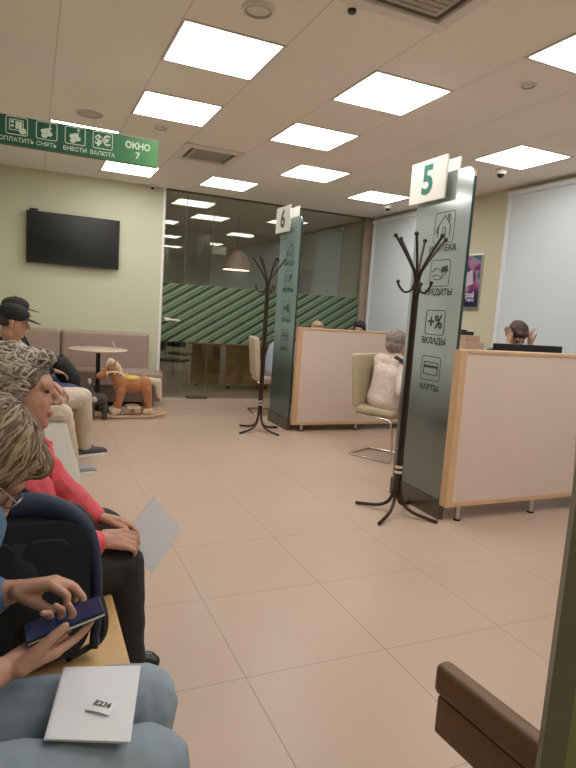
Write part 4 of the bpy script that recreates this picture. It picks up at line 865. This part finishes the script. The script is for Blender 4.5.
obj('hair', blob([('e', q5(-.022, 0, .035), (.105, .090, .090), R5), ('e', q5(-.05, 0, -.03), (.070, .082, .075), R5), ('e', q5(-.02, -.06, -.03), (.05, .03, .06), R5), ('e', q5(-.02, .06, -.03), (.05, .03, .06), R5), ('e', q5(.06, 0, .07), (.03, .055, .025), R5)], .006, 3, (.005, 45)), mat('ash_grey_hair', (.22, .175, .15), .6, var=.35, scale=70, bump=.3), p5)
obj('bag_strap', tube(B(), [(3.12, 4.46, .985), (3.185, 4.37, .93), (3.225, 4.36, .84), (3.225, 4.345, .76), (3.25, 4.36, .64)], .013, 8, 5, 1.5), m_black, p5, smooth='all')

p5.location.x -= .08
# --- customer behind panel 6
p6 = person('person in pale blue shirt and jeans half hidden behind the panel numbered 6', (2.68, 6.9, 0))
hip, chest = V((2.70, 6.93, .56)), V((2.78, 6.91, .82)); shL, shR, nk = V((2.84, 7.07, .93)), V((2.84, 6.74, .93)), V((2.88, 6.90, 1.0))
hc = V((2.93, 6.90, 1.11)); HP, q6, R6 = head_prims(hc, .25, 0, 1.0)
elL, wrL = V((2.96, 7.15, .70)), V((3.14, 7.05, .77)); elR, wrR = V((2.92, 6.64, .68)), V((3.10, 6.72, .74))
knL, anL, knR, anR = V((3.10, 7.02, .54)), V((3.0, 7.05, .10)), V((3.06, 6.78, .53)), V((2.82, 6.74, .10))
body = torso(hip, chest, shL, shR, nk)+arm(shL, elL, wrL)+arm(shR, elR, wrR)+HP+[('c', nk, .05, q6(-.02, 0, -.08), .05)]+hand_prims(wrL, (.9, -.1, -.1), (0, 0, -1), -1)+hand_prims(wrR, (.9, .1, -.1), (0, 0, -1), 1)+leg((2.74, 7.01, .53), knL, anL)+leg((2.74, 6.84, .53), knR, anR)
obj('body', blob(body, .008, 3), m_skin2, p6)
obj('shirt', blob(torso(hip, chest, shL, shR, nk-V((0, 0, .03)), .014)+arm(shL, elL, wrL, .014, .1)+arm(shR, elR, wrR, .014, .1), .009, 3, (.006, 14)), mat('pale_blue_shirt', (.42, .48, .58), .8), p6)
obj('jeans', blob([('c', (2.72, 6.99, .54), .12, (2.72, 6.86, .54), .12)]+leg((2.75, 7.01, .53), knL, anL, .012)+leg((2.75, 6.84, .53), knR, anR, .012), .009, 3), mat('navy_jeans', (.02, .03, .06), .8), p6)
shoe('sneaker', anR, (1, -.2), m_white, p6, m_white); shoe('sneaker', anL, (1, 0), m_white, p6, m_white)
obj('hair', blob([('e', q6(-.022, 0, .04), (.10, .085, .085), R6), ('e', q6(-.05, 0, -.02), (.065, .078, .06), R6)], .008, 3, (.004, 45)), mat('light_brown_hair', (.20, .13, .08), .6, var=.3), p6)

p6.location.x += .16
# --- staff behind the counters: heads over the screens
def staff(label, x, y, face, hz, skin, haircol, shirt, hands=False, pitch=.1, long=True):
    t = person(label, (x, y, 0)); f = V((math.cos(face), math.sin(face), 0)); l = V((-f.y, f.x, 0)); c = V((x, y, 0))
    W = lambda a, b_, z: c+f*a+l*b_+V((0, 0, z))
    hd = W(.10, 0, hz); HP, q, R = head_prims(hd, pitch, face)
    hip, chest, sl, sr, nk = W(-.08, 0, .58), W(-.02, 0, .84), W(.0, .18, hz-.20), W(.0, -.18, hz-.20), W(.03, 0, hz-.12)
    if hands: el, wl, er, wr = W(.22, .22, .80), W(.16, .10, hz-.08), W(.22, -.22, .80), W(.16, -.10, hz-.08)
    else: el, wl, er, wr = W(.12, .24, .74), W(.34, .12, .77), W(.12, -.24, .74), W(.34, -.12, .77)
    hp = []
    for w_, sd in ((wl, -1), (wr, 1)):
        hp += hand_prims(w_, (V((0, 0, 1))+f*-.2) if hands else f, (-l*(-sd)*-1 if hands else V((0, 0, -1))), sd, .95, (.3, .35, .4, .45))
    kL, kR, aL, aR = W(.32, .12, .52), W(.32, -.12, .52), W(.28, .12, .10), W(.28, -.12, .10)
    body = torso(hip, chest, sl, sr, nk)+arm(sl, el, wl)+arm(sr, er, wr)+HP+[('c', nk, .05, q(-.02, 0, -.08), .05)]+hp+leg(W(-.04, .09, .54), kL, aL)+leg(W(-.04, -.09, .54), kR, aR)
    obj('body', blob(body, .007, 3), skin, t)
    obj('shirt', blob(torso(hip, chest, sl, sr, nk-V((0, 0, .03)), .014)+arm(sl, el, wl, .014, .7)+arm(sr, er, wr, .014, .7), .009, 3), shirt, t)
    obj('trousers', blob([('c', W(-.06, .08, .55), .12, W(-.06, -.08, .55), .12)]+leg(W(-.04, .09, .54), kL, aL, .012)+leg(W(-.04, -.09, .54), kR, aR, .012), .01, 3), m_blk, t)
    for a in (aL, aR): shoe('shoe', a, (f.x, f.y), m_shoeb, t)
    P = [('e', q(-.022, 0, .042), (.102, .085, .084), R), ('e', q(-.05, 0, -.02), (.068, .080, .075), R), ('e', q(.055, 0, .075), (.035, .055, .028), R)]
    if long: P += [('e', q(-.03, .066, -.05), (.05, .028, .09), R), ('e', q(-.03, -.066, -.05), (.05, .028, .09), R)]
    obj('hair', blob(P, .006, 3, (.004, 45)), haircol, t)
    for y_ in (-.03, .03): obj('eye', sph(B(), q(.080, y_, .003), (.010, .012, .008), 2, R), m_lens, t, smooth=True)
    # the swivel chair the person sits on
    s = thing('office_chair', 'black swivel chair under the '+label.split(' behind')[0].replace('person', 'worker'), 'chair', (x, y, 0))
    obj('seat', box(B(), W(-.06, 0, 0)+V((-.21, -.21, .39)), W(-.06, 0, 0)+V((.21, .21, .435)), .02), m_black, s, smooth=True)
    obj('column', cyl(B(), W(-.06, 0, .06), W(-.06, 0, .3895), .025), m_black, s, smooth=True); b = B()
    for k in range(5): a = 2*PI*k/5; tube(b, [W(-.06, 0, .07), W(-.06, 0, .05)+V((.26*math.cos(a), .26*math.sin(a), -.02))], .02, 8)
    obj('star_base', b, m_black, s, smooth=True)
staff('person with dark brown fringe holding both temples behind the near counter', 4.02, 4.08, -PI/2-.25, 1.255, m_skin2, mat('dark_brown_hair', (.055, .028, .020), .5, var=.3, scale=60), mat('dark_green_blouse', (.03, .08, .06), .8), True, .8, False)
staff('person with long black hair behind the far counter', 4.13, 6.95, -PI*.72, 1.14, m_skin2, mat('black_hair', (.010, .007, .007), .45, var=.3), mat('white_blouse', (.6, .6, .6), .8))
staff('person with blond hair behind the far counter beside panel 6', 3.69, 7.45, -PI*.55, 1.095, m_skin2, mat('blond_hair', (.50, .34, .22), .5, var=.2), mat('grey_blouse', (.3, .3, .3), .8))
